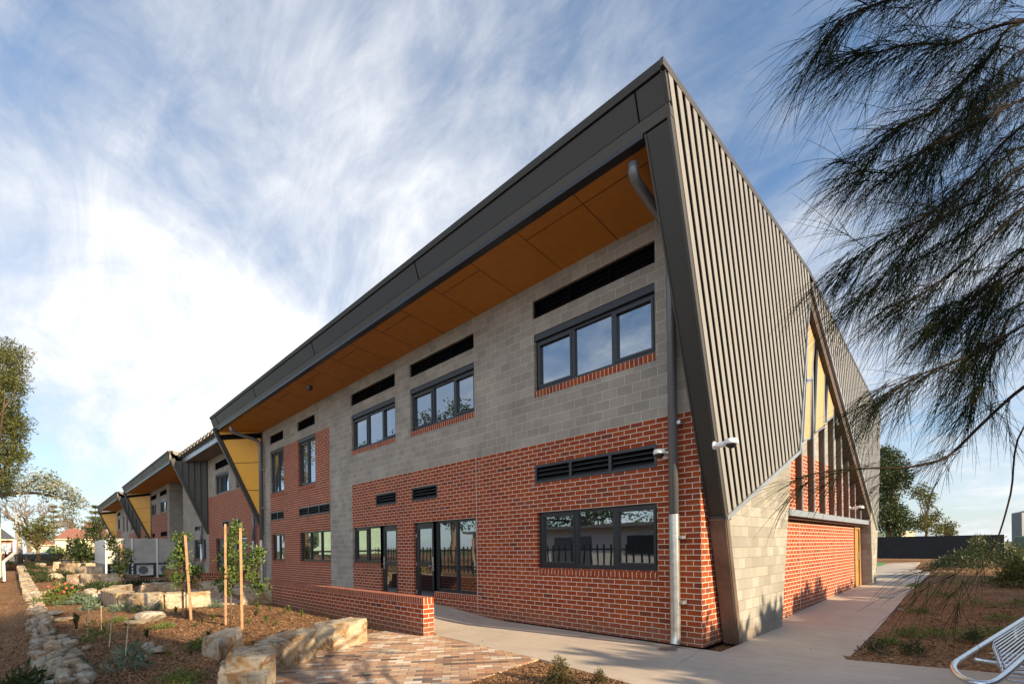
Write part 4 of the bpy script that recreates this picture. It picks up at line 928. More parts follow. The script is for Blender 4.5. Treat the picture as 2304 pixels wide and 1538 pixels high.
young(520, 1403, [(529, 1190, 9), (525, 1215, 16), (515, 1240, 24), (528, 1255, 26), (520, 1285, 30), (545, 1280, 24), (575, 1258, 14), (582, 1242, 8), (560, 1310, 26), (505, 1320, 14), (580, 1320, 14), (520, 1310, 18)], 'bushy dark green young tree between two stakes by the brick wall', 'leafgreen', 1, 11, 17, 62, lsize=.08, spread=.09)
young(273, 1318, [(255, 1225, 10), (262, 1240, 10), (268, 1262, 12), (272, 1275, 14), (285, 1245, 8), (288, 1260, 8), (276, 1288, 13), (250, 1212, 6)], 'dark leaved young tree in front of the grey equipment screen', 'leafdark', 1, 10, 16, 63, lsize=.14, spread=.2, r0=.03)
young(188, 1281, [(185, 1222, 8), (188, 1238, 12), (180, 1246, 12), (196, 1248, 11), (190, 1256, 8)], 'leafy young tree nearest the screen, before the cream house', 'leafdark', 1, 9, 18, 64, z=.3, lsize=.28, spread=.45, r0=.05)
young(168, 1277, [(165, 1225, 7), (163, 1236, 9), (168, 1247, 9)], 'leafy young tree behind the terraces, left of the dark one', 'leafdark', 1, 9, 18, 65, z=.3, lsize=.28, spread=.45, r0=.05)
young(138, 1272, [(136, 1240, 8), (142, 1248, 8), (130, 1248, 6)], 'small leafy young tree behind the terraces with sunlit leaves', 'leafgreen', 1, 8, 16, 66, z=.3, lsize=.28, spread=.45, r0=.05)
# --- low plants
def tuft(px, py, w, h, label, mt='leaffine', seed=0, n=60, name='seedling', cat='plant', z=0., blade=.3, grp='small plants in the mulch', width=.008, arch=.5, dome=False):
    p = G(px, py, z); s = depth(p)/F; W_, H_ = w*s/2, h*s; base = np.array([p[0], p[1], hground(p[0], p[1])])
    r_ = np.random.default_rng(seed+px); k = n
    if dome:
        c = base+np.stack([r_.normal(0, W_*.45, k), r_.normal(0, W_*.45, k), H_*(.15+.75*r_.random(k))], 1); rel = (c-base); cap = 1-((rel[:, 0]**2+rel[:, 1]**2)/(W_*W_+1e-6)); c[:, 2] = base[2]+np.clip(rel[:, 2]*np.clip(cap, .25, 1), .02, H_)
        V = leaves(c, 6, blade, blade*.8, (1, 1, .8), .22, 0, .5)
    else:
        an = r_.random(k)*6.283; rad = W_*(.3+.7*r_.random(k)); hh = H_*(.45+.55*r_.random(k))
        tip = base+np.stack([np.cos(an)*rad, np.sin(an)*rad, hh], 1); mid = base+np.stack([np.cos(an)*rad*.35, np.sin(an)*rad*.35, hh*.75], 1)
        b0 = base+np.stack([np.cos(an)*W_*.06, np.sin(an)*W_*.06, np.zeros(k)], 1); sd_ = np.stack([-np.sin(an), np.cos(an), np.zeros(k)], 1)*(width*(.7+.6*r_.random(k)))[:, None]
        V = np.concatenate([np.stack([b0-sd_*.5, b0+sd_*.5, mid+sd_, mid-sd_], 1), np.stack([mid-sd_, mid+sd_, tip+sd_*.1, tip-sd_*.1], 1)])
    return tag(npmesh(name, V, 4, mt, loc=tuple(map(float, base))), label, cat, grp)
def stick(px, py, ty, label, w=.012, z=0., tx=None):
    a = G(px, py, z); a[2] = hground(a[0], a[1])-.03; b_ = at(tx if tx else px, ty, depth(G(px, py, z))); o = MB().bar((0, 0, 0), tuple(np.array(b_)-a), w, w, up=(.3, 1, 0)).build('bamboo_stick', 'timber' if w > .02 else simple('bamboo', (.45, .38, .26), .7) if 'bamboo' not in bpy.data.materials else bpy.data.materials['bamboo'])
    o.location = [float(q) for q in a]; tag(o, label, 'plant stick', 'thin sticks marking seedlings')
stick(245, 1458, 1366, 'tall thin stick in the mulch, leaning right', .014, tx=254); stick(279, 1502, 1396, 'nearest thin stick beside the feathery seedling', .014, tx=289)
stick(195, 1428, 1366, 'thin stick in the left of the bed', .013, tx=200); stick(228, 1414, 1362, 'thin brown stick behind the tallest stick', .013); stick(120, 1352, 1325, 'short stick beside the red flowered shrub', .018, tx=110); stick(134, 1340, 1313, 'short upright stick behind the red flowered shrub', .02)
tuft(290, 1500, 90, 62, 'feathery grey green seedling beside the nearest stick', 'leafgrey', 1, 40, blade=.12, dome=True, name='feathery_shrub')
tuft(222, 1442, 80, 60, 'wispy olive seedling around the tall thin sticks', 'leaffine', 2, 26, blade=.10, dome=True, name='feathery_shrub')
tuft(136, 1358, 76, 46, 'yellow green shrub with red flowers', 'leaffine', 3, 110, blade=.16, dome=True, name='flowering_shrub')
fl = MB(); p0 = G(136, 1358)
for i in range(22):
    q = at(136+random.gauss(0, 22), 1330+random.gauss(0, 10), depth(p0)+random.gauss(0, .2)); fl.tube([q, q+np.array([.0, .0, .05])], [.035, .02], 6)
o = fl.build('red_flowers', 'redflower', loc=tuple(map(float, (p0[0], p0[1], 0)))); tag(o, 'red blossoms at the tips of the yellow green shrub', 'flowers')
sh = [ob for ob in bpy.data.objects if ob.name.startswith('flowering_shrub')][0]; o.parent = sh; o.location = Vector(o.location)-Vector(sh.location)
for k_ in ('label', 'category'):
    if k_ in o: del o[k_]
tuft(183, 1358, 70, 26, 'grey green spreading shrub left of the seat ring', 'leafgrey', 4, 110, blade=.12, dome=True, name='ground_cover_shrub')
tuft(205, 1372, 40, 18, 'grey green low shrub below the spreading shrub', 'leafgrey', 5, 70, blade=.10, dome=True, name='ground_cover_shrub')
tuft(270, 1374, 44, 20, 'dark green low shrub in front of the seat ring', 'leafgrey', 6, 70, blade=.09, dome=True, name='ground_cover_shrub')
tuft(312, 1374, 30, 14, 'small green shrub against the veined seat block', 'leafgrey', 7, 50, blade=.08, dome=True, name='ground_cover_shrub')
tuft(172, 1412, 30, 42, 'upright dark green seedling near the rubble edge', 'leafdark', 8, 26, width=.02, name='seedling')
tuft(359, 1370, 22, 16, 'pale green shrublet at the joint of the seat blocks', 'leafgrey', 9, 40, blade=.08, dome=True, name='ground_cover_shrub')
tuft(486, 1366, 40, 18, 'pale grey shrub at the right end of the seat ring', 'leafgrey', 10, 60, blade=.08, dome=True, name='ground_cover_shrub')
tuft(270, 1400, 70, 14, 'flat ground cover with tiny pink flowers', 'leaffine', 12, 80, blade=.06, dome=True, name='ground_cover_shrub'); tuft(370, 1412, 56, 12, 'flat green ground cover right of the white boulder', 'leaffine', 13, 80, blade=.06, dome=True, name='ground_cover_shrub')
tuft(448, 1455, 52, 22, 'bright green ferny ground cover below the tan boulder', 'leaffine', 14, 80, blade=.07, dome=True, name='ground_cover_shrub'); tuft(400, 1528, 110, 26, 'low olive ground cover at the bottom of the bed', 'leaffine', 15, 120, blade=.06, dome=True, name='ground_cover_shrub')
tuft(50, 1545, 110, 60, 'dark green leafy plant in the lower left corner', 'leafdark', 16, 90, blade=.12, dome=True, name='ferny_plant')
tuft(1258, 1537, 66, 78, 'round bronze tipped shrub at the edge of the corner slab', 'leafbrown', 17, 420, blade=.035, dome=True, name='small_conifer_shrub', grp=None)
tuft(1349, 1534, 34, 46, 'small bronze tipped shrub right of the round one', 'leafbrown', 18, 180, blade=.03, dome=True, name='small_conifer_shrub', grp=None)
rs = random.Random(3)
sp_list = [(520, 1425), (470, 1432), (440, 1410), (455, 1402), (600, 1400), (640, 1382), (575, 1388), (610, 1372), (650, 1378), (620, 1405), (580, 1370), (680, 1385), (480, 1395), (560, 1402), (365, 1385), (395, 1378), (300, 1380), (430, 1470), (380, 1470), (330, 1430)]
where = ['near the bushy young tree', 'near the tan boulder', 'below the slim young tree', 'right of the pale stakes', 'before the garden wall', 'near the garden wall base', 'in the sunlit mulch', 'against the long brick wall', 'in the wall shadow', 'above the long cracked block', 'at the left end of the long wall', 'behind the sunlit sandstone block', 'between the two staked trees', 'right of the orange stake', 'above the white boulder', 'left of the pale stake', 'before the ring seats', 'left of the stepped stones', 'right of the wedge rock', 'in the middle of the bed']
for i, (px, py) in enumerate(sp_list):
    tuft(px, py, rs.uniform(16, 30), rs.uniform(12, 22), 'strappy green seedling '+where[i], rs.choice(['leaffine', 'leafgreen', 'leafdark']), 30+i, 22, width=.011)
for i, (px, py, w, h) in enumerate([(75, 1290, 40, 14), (100, 1300, 40, 16), (95, 1312, 50, 20), (140, 1304, 50, 18), (160, 1312, 46, 14), (215, 1322, 60, 12), (260, 1322, 50, 10), (230, 1330, 40, 10), (65, 1300, 30, 10), (120, 1272, 30, 10), (150, 1330, 50, 14), (320, 1316, 50, 9), (365, 1316, 40, 8)]):
    tuft(px, py, w, h, 'dark green ground cover clump '+['beside the far kerb', 'right of the kerb stones', 'behind the red flowered shrub', 'under the grey boulder', 'before the nearest terrace row', 'below the terrace blocks', 'left of the seat ring rear', 'behind the cream boulder', 'at the kerb bend', 'near the picket fence', 'behind the spreading shrub', 'below the equipment screen', 'left of the short brick wall'][i], 'leafdark', 60+i, 90, blade=.16, dome=True, name='ground_cover_shrub')
# right hand bed
rb2 = [(1975, 1462, 60, 40), (2055, 1465, 50, 40), (2190, 1440, 40, 40), (2080, 1420, 90, 18), (2150, 1430, 110, 22), (2240, 1425, 90, 22), (2040, 1425, 80, 16), (2000, 1440, 60, 14), (2120, 1350, 60, 14), (2200, 1370, 90, 18), (2260, 1400, 80, 20), (2160, 1330, 60, 20), (2120, 1305, 60, 16), (2060, 1330, 40, 10), (2290, 1370, 50, 22), (2070, 1380, 50, 12)]
for i, (px, py, w, h) in enumerate(rb2):
    tuft(px, py, w, h, 'low green plant in the right bed '+['nearest the path corner', 'behind the path corner', 'left of the steel bench', 'left of centre', 'in the middle', 'just behind the bench wires', 'on the left side', 'close to the concrete edge', 'halfway along', 'right of halfway', 'behind the bench at the photo edge', 'under the hanging twigs', 'at the far left', 'near the small stone', 'at the right edge of the photo', 'above the small stone'][i], 'leaffine' if i > 2 else 'leafdark', 90+i, 70, blade=.055, dome=True, name='bed_plant', z=.05)
for i, (px, py, w, h) in enumerate([(2230, 1290, 130, 100), (2290, 1320, 90, 70), (2160, 1280, 90, 50), (2200, 1262, 60, 70), (2130, 1275, 60, 24), (2280, 1275, 60, 60)]):
    tuft(px, py, w, h, ['tall dark shrub before the green sheet fence', 'rounded shrub at the right edge of the photo', 'olive shrub against the black fence', 'yellow tinged shrub behind the tall dark one', 'grassy clump at the end of the path bed', 'grey topped shrub by the green sheet fence'][i], ['leafdark', 'leafolive'][i % 2], 110+i, 260, blade=.16, dome=True, name='bed_shrub', z=.2)
# mulch chips: nobody could count them
def chips(name, regions, n, size, mt, label):
    V = []
    P = []
    for (x0, x1, y0, y1, w) in regions:
        k = int(n*w); P.append(np.stack([rng.uniform(x0, x1, k), rng.uniform(y0, y1, k)], 1))
    P = np.concatenate(P); out = []
    z = np.array([hground(a, b_) for a, b_ in P]); k = len(P)
    an = rng.random(k)*6.283; el_ = rng.normal(0, .35, k); L = size*(.4+1.1*rng.random(k)**2); w = L*(.15+.25*rng.random(k))
    d = np.stack([np.cos(an)*np.cos(el_), np.sin(an)*np.cos(el_), np.sin(el_)], 1); s = np.stack([-np.sin(an), np.cos(an), rng.normal(0, .4, k)], 1)
    c = np.stack([P[:, 0], P[:, 1], z+.012+rng.random(k)*.012], 1)
    a = d*L[:, None]*.5; b_ = s*w[:, None]*.5
    V = np.stack([c-a-b_, c+a-b_*.6, c+a*1.1+b_, c-a*.8+b_], 1)
    o = npmesh(name, V, 4, mt); tag(o, label, 'mulch', kind='stuff'); return o
M['chip'] = leaf('bark_chip', (.06, .03, .015), (.20, .105, .05), (.46, .29, .16), 30., 0., .9)
PAVE = [(-5.3, -2.3), (-4.85, -3.75), (-3.0, -5.4)]
chips('mulch_chips', [(-12, -5.2, -7.2, -4.0, .35), (-13, -5.6, -4.4, -2.25, .22), (-12, -3.2, -9.2, -7.3, .2), (-5.2, -3.6, -7.2, -5.3, .08), (-24, -12, -9.5, -4.4, .12)], 42000, .05, 'chip', 'brown bark mulch covering the left garden bed')
chips('mulch_chips', [(1.9, 6.5, 1.6, 8, .6), (1.6, 8, 8, 20, .4)], 16000, .055, 'chip', 'brown bark mulch covering the bed right of the end path')
tri = []
isl = MB(); isl.v = [(-1.23, -3.78, -.012), (-1.43, -2.15, -.012), (-.6, -2.27, -.012), (.225, -2.38, -.012), (.49, -5., -.012), (.6, -7, -.012), (-.88, -6, -.012)]; isl.f = [(0, 6, 5, 4, 3, 2, 1)]
structure(isl.build('mulch_bed', 'mulch'))
k = 9000; P = np.stack([rng.uniform(-1.35, .4, k), rng.uniform(-5.2, -2.3, k)], 1); P = P[(P[:, 0] > -1.43+(-2.15-P[:, 1])*.13) & (P[:, 0] < .24) & (P[:, 1] < -2.2-.1*(P[:, 0]+1.4))]; k = len(P)
an = rng.random(k)*6.283; L = .035*(.4+1.1*rng.random(k)); w = L*(.2+.25*rng.random(k)); d = np.stack([np.cos(an), np.sin(an), rng.normal(0, .3, k)], 1); s = np.stack([-np.sin(an), np.cos(an), rng.normal(0, .4, k)], 1); c = np.stack([P[:, 0], P[:, 1], rng.uniform(-.008, .02, k)], 1)
a = d*L[:, None]*.5; b_ = s*w[:, None]*.5; tag(npmesh('mulch_chips', np.stack([c-a-b_, c+a-b_*.6, c+a*1.1+b_, c-a*.8+b_], 1), 4, 'chip'), 'brown bark mulch in the small bed between paving and corner slab', 'mulch', kind='stuff')
k = 70; P = np.stack([rng.uniform(-4, 1.6, k), rng.uniform(-2.3, 8, k)], 1); P = P[((P[:, 1] < -.05) & (P[:, 0] < .3)) | ((P[:, 0] > .4) & (P[:, 1] > .5))]; k = len(P)
an = rng.random(k)*6.283; L = .05*(.5+rng.random(k)); zz_ = np.array([gz(a, b_)+max(0, zr(a, b_) if a < -4.4 else 0) for a, b_ in P]); d = np.stack([np.cos(an), np.sin(an), np.zeros(k)], 1)*L[:, None]*.5; s = np.stack([-np.sin(an), np.cos(an), np.full(k, .25)], 1)*L[:, None]*.15
c = np.stack([P[:, 0], P[:, 1], zz_+.008], 1); tag(npmesh('leaf_litter', np.stack([c-d, c+s, c+d, c-s], 1), 4, 'chip'), 'scattered dry leaves and bark chips blown onto the concrete paths', 'leaf litter', kind='stuff')
# ------------------------------------------------------------------ equipment screen and air conditioners
X1 = -33.0
es = empty('equipment_screen', (X1, -4.4, .1)); tag(es, 'box shaped grey equipment screen on white posts enclosing outdoor units', 'screen')
def part(mb, name, mt, root, **k):
    o = mb.build(name, mt, loc=tuple(root.location), **k); adopt(root, o); return o
pf = MB().box((X1-.08, -4.40, .98), (X1, -3.26, 2.44)).box((X1-.08, -3.20, .98), (X1, -2.06, 2.44)).box((X1-.08, -2.0, .98), (X1, -.1, 2.44)); part(pf, 'front_panel', 'render', es)
ps = MB(); x = X1-.1
while x > -40.5: ps.box((x-.26, -4.42, .98), (x, -4.38, 2.42)); x -= .27
part(ps, 'side_panel', 'poly', es)
ps = MB(); x = X1-.1
while x > -40.5: ps.box((x-.16, -4.40, .05), (x, -4.37, .96)); x -= .17
part(ps, 'lower_side_sheet', 'bluegrey', es)
for y in (-4.42, -3.23, -2.03): part(MB().box((X1+.002, y-.035, .05), (X1+.05, y+.035, 2.46)).box((X1-.1, y-.12, .05), (X1+.12, y+.12, .08)), 'post', 'white', es)
part(MB().box((X1-2.2, -4.3, .05), (X1-2.1, 0, .96)), 'rear_sheet', 'bluegrey', es)
for i, (y0, y1) in enumerate(((-4.15, -3.35), (-2.95, -2.15), (-1.85, -1.05))):
    r = empty('outdoor_unit', (X1-.8, (y0+y1)/2, .18)); tag(r, ['white outdoor air conditioning unit at the left under the screen', 'white outdoor air conditioning unit in the middle under the screen', 'white outdoor air conditioning unit at the right under the screen'][i], 'air conditioner', 'outdoor units below the equipment screen')
    part(MB().box((X1-.85, y0, .22), (X1-.5, y1, .84)), 'casing', 'whitepaint', r)
    cy = y0+.3; part(MB().tube([(X1-.498, cy, .53), (X1-.47, cy, .53)], .24, 24).tube([(X1-.47, cy, .53), (X1-.46, cy, .53)], .07, 12), 'fan_grille', 'bluegrey', r)
    part(MB().box((X1-.85, y0, .06), (X1-.5, y0+.08, .215)).box((X1-.85, y1-.08, .06), (X1-.5, y1, .215)), 'feet', 'rubber', r)
# ------------------------------------------------------------------ far left: fence, houses, car, poles, trees
def T(px, d, z=0.):
    p = at(px, PP[1], d); return (float(p[0]), float(p[1]), z)
fz = gz(-60, -5)
fr = T(232, 54); fl_ = T(12, 43)
fe = empty('picket_fence', (fl_[0], fl_[1], .2)); tag(fe, 'black steel picket fence along the street at the left', 'fence')
pk = MB(); A_, B_ = Vector((fl_[0], fl_[1], 0)), Vector((fr[0], fr[1], 0)); n = 100
for i in range(n+1):
    q = A_.lerp(B_, i/n); pk.box((q.x-.03, q.y-.03, -.1), (q.x+.03, q.y+.03, 1.65 if i % 12 else 1.85))
part(pk, 'pickets', 'black', fe); part(MB().bar((A_.x, A_.y, 1.5), (B_.x, B_.y, 1.5), .04, .05).bar((A_.x, A_.y, .4), (B_.x, B_.y, .4), .04, .05), 'rails', 'dark', fe)
slab('verge', [T(-60, 62)[:2], T(245, 70)[:2], T(245, 76)[:2], T(-60, 70)[:2]], 'grass', zoff=.03)
slab('street', [T(-120, 70)[:2], T(260, 76)[:2], T(260, 86)[:2], T(-120, 82)[:2]], 'asphalt', zoff=.035)
def house(px0, px1, d, zw, zr, wmt, rmt, label, depth_=9., eave=.6, wins=(), z0=.3, ridge=.35, name='house'):
    c_ = Vector(T((px0+px1)/2, d)); n = c_-Vector((CAM[0], CAM[1], 0)); n.z = 0; n.normalize(); f = Vector((n.y, -n.x, 0))
    hw = (px1-px0)/2*d/F*F/math.hypot(F, (px0+px1)/2-PP[0]); a, b_ = c_-f*hw, c_+f*hw
    c0, c1, c2, c3 = a, b_, b_+n*depth_, a+n*depth_; r = empty(name, tuple(a)); tag(r, label, 'house', 'houses across the street')
    part(MB().prism([(q.x, q.y, z0-.3) for q in (c0, c1, c2, c3)], (0, 0, zw-z0+.3)), 'wall', wmt, r)
    e0, e1, e2, e3 = a-f*eave-n*eave, b_+f*eave-n*eave, b_+f*eave+n*(depth_+eave), a-f*eave+n*(depth_+eave)
    L = (e1-e0).length; r0 = e0+f*L*ridge+n*(depth_/2+eave); r1 = e1-f*L*ridge+n*(depth_/2+eave); m_ = MB()
    E = [Vector((q.x, q.y, zw)) for q in (e0, e1, e2, e3)]; r0 = Vector((r0.x, r0.y, zr)); r1 = Vector((r1.x, r1.y, zr))
    m_.quad(E[0], E[1], r1, r0); m_.quad(E[1], E[2], r1); m_.quad(E[2], E[3], r0, r1); m_.quad(E[3], E[0], r0); m_.quad(E[3], E[2], E[1], E[0]); part(m_, 'roof', rmt, r)
    part(MB().bar(E[0], E[1], .1, .18).bar(E[1], E[2], .1, .18).bar(E[3], E[0], .1, .18), 'gutter', 'cream', r)
    for (t0, t1, za, zb, mt_) in wins:
        p, q = a.lerp(b_, t0)-n*.03, a.lerp(b_, t1)-n*.03; part(MB().prism([(p.x, p.y, za), (q.x, q.y, za), (q.x, q.y, zb), (p.x, p.y, zb)], tuple(-n*.05)), 'window', mt_, r)
        part(MB().bar((p.x, p.y, za), (q.x, q.y, za), .12, .1), 'window_sill', 'whitepaint', r)
house(126, 205, 92, 4.3, 6.6, 'cream', 'redtile', 'cream rendered house with a red tiled hip roof', 9, .5, [(.30, .5, 2.0, 3.5, 'whitepaint'), (.52, .68, 2.0, 3.6, 'dark')], .4, .4)
house(178, 245, 108, 4.9, 9.0, 'cream', 'redtile', 'rear red tiled house roof above the cream house', 10, .6, [], .4, .3)
house(66, 124, 98, 3.4, 5.0, 'cream', 'redtile', 'low cream garage with a red tiled roof behind the olive tree', 8, .4, [(.1, .35, 1.0, 2.4, 'render'), (.5, .95, .8, 2.6, 'greencorr')], .4, .4)
house(-60, 29, 84, 4.2, 6.9, M['brick_end'], 'greytile', 'red brick house with a dark grey tiled roof', 9, .5, [(.72, .95, 1.8, 3.6, 'whitepaint')], .4, .4)
# low front walls of the gardens over the road
w = T(22, 80), T(58, 80); o = MB().bar((w[0][0], w[0][1], .9), (w[1][0], w[1][1], .9), .25, 1.3).build('front_wall', 'whitepaint', loc=(w[0][0], w[0][1], .3)); tag(o, 'low white front wall across the street below the red brick house', 'wall')
w = T(20, 84), T(46, 84); o = MB().bar((w[0][0], w[0][1], 1.6), (w[1][0], w[1][1], 1.6), .25, 1.0).build('front_hedge_wall', 'redtile', loc=(w[0][0], w[0][1], 1.2)); tag(o, 'low red brown brick wall above the white front wall', 'wall')
# car
def car(px, d, label):
    c = Vector(T(px, d, .42)); r = empty('parked_car', tuple(c)); tag(r, label, 'car')
    f = (Vector(T(px+10, d))-Vector(T(px-10, d))).normalized()*.9+Vector(RM[:, 2]).normalized()*.35; f.z = 0; f.normalize(); n = Vector((-f.y, f.x, 0))
    prof = [(-2.2, .35), (-2.25, .8), (-2.1, 1.0), (-1.75, 1.05), (-1.35, 1.45), (.3, 1.48), (1.0, 1.05), (2.0, .95), (2.2, .7), (2.2, .35)]
    import bmesh
    part(MB().prism([tuple(c+f*a+n*-.85+Vector((0, 0, b))) for a, b in prof], tuple(n*1.7)), 'body', 'carpaint', r, bevel=.08)
    g_ = [(-1.62, 1.08), (-1.28, 1.40), (.25, 1.42), (.85, 1.08)]
    part(MB().prism([tuple(c+f*a+n*-.87+Vector((0, 0, b))) for a, b in g_], tuple(n*1.74)), 'side_window', 'glass', r)
    part(MB().quad(*[tuple(c+f*a+n*s_+Vector((0, 0, b))) for a, s_, b in ((-1.76, -.7, 1.09), (-1.76, .7, 1.09), (-1.42, .6, 1.42), (-1.42, -.6, 1.42))]), 'rear_window', 'glass', r)
    for a in (-1.35, 1.4):
        for s_ in (-.8, .62):
            p = c+f*a+n*s_+Vector((0, 0, .32)); W2 = part(MB().tube([p, p+n*.2], .33, 20), 'wheel', 'rubber', r)
    for s_ in (-.75, .45):
        p = c+f*-2.24+n*s_; part(MB().prism([tuple(p+Vector((0, 0, .72))), tuple(p+n*.3+Vector((0, 0, .72))), tuple(p+n*.3+Vector((0, 0, .88))), tuple(p+Vector((0, 0, .88)))], tuple(-f*.03)), 'tail_light', 'redlight', r)
    p = c+f*-2.26+n*-.22; part(MB().prism([tuple(p+Vector((0, 0, .5))), tuple(p+n*.44+Vector((0, 0, .5))), tuple(p+n*.44+Vector((0, 0, .61))), tuple(p+Vector((0, 0, .61)))], tuple(-f*.02)), 'number_plate', 'whitepaint', r)
car(91, 76, 'dark blue parked car seen through the picket fence')
# pole
p = T(37, 74, .4); r = MB().tube([p, (p[0], p[1], 8.6)], [.16, .12], 10).build('utility_pole', 'palebark', smooth=True, loc=p); tag(r, 'bare timber utility pole rising behind the street trees', 'pole')
p = T(48, 72, .4); rr_ = empty('street_trunk', p)
# green classroom at the left edge
gb = empty('demountable_classroom', (-44.7, -9.1, .1)); tag(gb, 'pale green raised classroom with white handrail at the left edge', 'building')
part(MB().box((-44.4, -16, 1.2), (-38.5, -10.1, 4.4)), 'wall', 'greenpaint', gb)
part(MB().box((-45.3, -16.4, 4.45), (-38, -9.2, 4.7)), 'roof', 'greencorr', gb)
part(MB().box((-45.2, -16, 1.55), (-38.1, -9.05, 1.9)), 'deck', 'greenpaint', gb)
part(MB().box((-44.98, -9.2, 0), (-44.78, -9.0, 4.45)), 'veranda_post', 'greenpaint', gb)
for x in (-38.3,): part(MB().box((x, -9.2, 0), (x+.16, -9.04, 4.45)), 'veranda_post', 'greenpaint', gb)
part(MB().bar(tuple(at(34, 1242, 31)), tuple(at(7, 1264, 29)), .09, .13).bar(tuple(at(8, 1263, 29)), tuple(at(10, 1306, 29)), .11, .11, up=(1, 0, 0)).bar(tuple(at(33, 1243, 31)), tuple(at(34, 1215, 31)), .10, .10, up=(1, 0, 0)), 'handrail', 'whitepaint', gb)
for x in range(-43, -40, 4): part(MB().box((x, -10.095, 2.6), (x+2.2, -10.05, 3.8)), 'window', 'dark', gb)
# trees at the left
def ctree(name, label, px, py, d, wpx, hpx, basepy, mt, seed, ncl, nl, ls, sp, bark='bark', r0=.25, grp=None, aspect=.4, shape=(1, 1, .7), lift=0., droop=0.):
    c = at(px, py, d); s = d/F; b = at(px, basepy, d)
    return tree(name, label, (b[0], b[1], b[2]), (c[0], c[1], c[2]-hpx*s*.15), c, (wpx*s/2, wpx*s/2, hpx*s/2), ncl, nl, ls, sp, mt, seed, r0, grp, bark, aspect=aspect, shape=shape, droop=droop)
# big olive tree cut by the left edge
def pxtree(name, label, base, clumps, d, mt, seed, nper, nl, ls, sp, bark='bark', r0=.2, grp=None, aspect=.4, limbpts=None, dd=.6, cat='tree', droop=0.):
    """crown from measured clumps (px,py,radius px) at distance d"""
    rs = random.Random(seed); s = d/F; C = []
    for (px, py, r) in clumps:
        for _ in range(max(2, int(nper*(r/20)**2))):
            a = rs.random()*6.283; q = rs.random()**.5*r; C.append(tuple(at(px+q*math.cos(a), py+q*math.sin(a), d+rs.gauss(0, r*s*dd))))
    base = tuple(map(float, base)); root = empty(name, base); tag(root, label, cat, grp); tr = MB()
    cc = np.mean(np.array(C), 0); top = (cc[0], cc[1], cc[2])
    if limbpts:
        for path, ra, rb__ in limbpts:
            P = [at(*q) for q in path]; n_ = len(P); tr.tube(P, [ra+(rb__-ra)*i/(n_-1) for i in range(n_)], 7)
    else: limbs(tr, base, top, C[::max(1, len(C)//22)], r0, seed)
    o1 = tr.build('trunk', bark, smooth=True, loc=base); o2 = npmesh('crown', leaves(C, nl, ls, sp, (1, 1, .75), aspect, droop), 4, mt, loc=base); adopt(root, o1, o2); return root
pxtree('street_tree', 'tall olive green tree cut off by the left edge', at(-60, 1262, 30), [(10, 790, 26), (-10, 830, 50), (40, 805, 26), (30, 850, 34), (-20, 900, 60), (30, 885, 26), (10, 930, 34), (30, 960, 30), (45, 955, 24), (-10, 990, 50), (25, 1010, 30), (48, 1030, 20), (10, 1060, 34), (-10, 1090, 40)], 30, 'leafolive', 71, 16, 34, .17, .42, r0=.35, aspect=.3)
pxtree('silver_gum', 'silver leaved gum branch spreading below the olive tree', at(-80, 1262, 34), [(20, 1105, 16), (45, 1095, 16), (70, 1080, 18), (80, 1062, 10), (100, 1090, 20), (125, 1080, 14), (132, 1100, 20), (155, 1115, 16), (175, 1125, 14), (182, 1140, 8), (150, 1135, 12), (110, 1112, 16), (0, 1115, 12)], 34, 'leafsilver', 72, 15, 30, .22, .38, r0=.2, aspect=.36, limbpts=[([(-80, 1262, 34), (-60, 1180, 34), (-20, 1120, 34), (30, 1108, 34), (80, 1108, 34), (130, 1118, 34), (180, 1130, 34)], .25, .03), ([(30, 1108, 34), (70, 1085, 34), (95, 1070, 34)], .09, .03)])
pxtree('umbrella_tree', 'flat topped olive tree in front of the cream garage', at(88, 1262, 55), [(60, 1188, 14), (80, 1180, 16), (100, 1182, 18), (45, 1192, 12), (70, 1200, 18), (95, 1200, 18), (112, 1195, 12), (85, 1212, 16), (105, 1210, 12), (60, 1206, 12), (92, 1168, 8)], 55, 'leafolive', 73, 14, 24, .3, .55, r0=.2, aspect=.4)
pxtree('dark_evergreen', 'dark green evergreen beside the yellow fin of the farthest bay', at(215, 1255, 78), [(212, 1180, 14), (222, 1172, 12), (200, 1195, 13), (215, 1198, 16), (228, 1195, 12), (232, 1185, 10), (205, 1210, 12), (222, 1210, 12)], 78, 'leafdark', 74, 14, 26, .4, .7, r0=.25)
pxtree('umbrella_gum', 'round topped brown green tree behind the cream house', at(160, 1230, 120), [(150, 1160, 12), (165, 1158, 14), (178, 1168, 10), (142, 1172, 10), (160, 1175, 10), (150, 1188, 8), (172, 1186, 8)], 120, 'leafolive', 75, 14, 20, .5, .8, r0=.4)
# bare tree
def bare(px, pyb, d, label, h, seed):
    b = at(px, pyb, d); s = d/F; root = empty('bare_tree', b); tag(root, label, 'tree'); tr = MB(); rs = random.Random(seed)
    def grow(p, dr, L, r, lv):
        q = p+dr*L; tr.tube([p, p.lerp(q, .5)+Vector((rs.gauss(0, 1), rs.gauss(0, 1), 0))*L*.05, q], [r, r*.85, r*.7], 4)
        if lv == 0: return
        for _ in range(3 if lv > 1 else 3):
            nd = (dr+Vector((rs.gauss(0, .55), rs.gauss(0, .55), rs.gauss(.08, .3)))).normalized(); grow(q, nd, L*rs.uniform(.62, .82), r*.6, lv-1)
    grow(Vector(b), Vector((0, 0, 1)), h*.27, h*.036, 6); o = tr.build('branches', 'bark', loc=tuple(map(float, b))); adopt(root, o)
bare(62, 1262, 75, 'leafless spreading tree against the sky behind the utility pole', 12.5, 3)
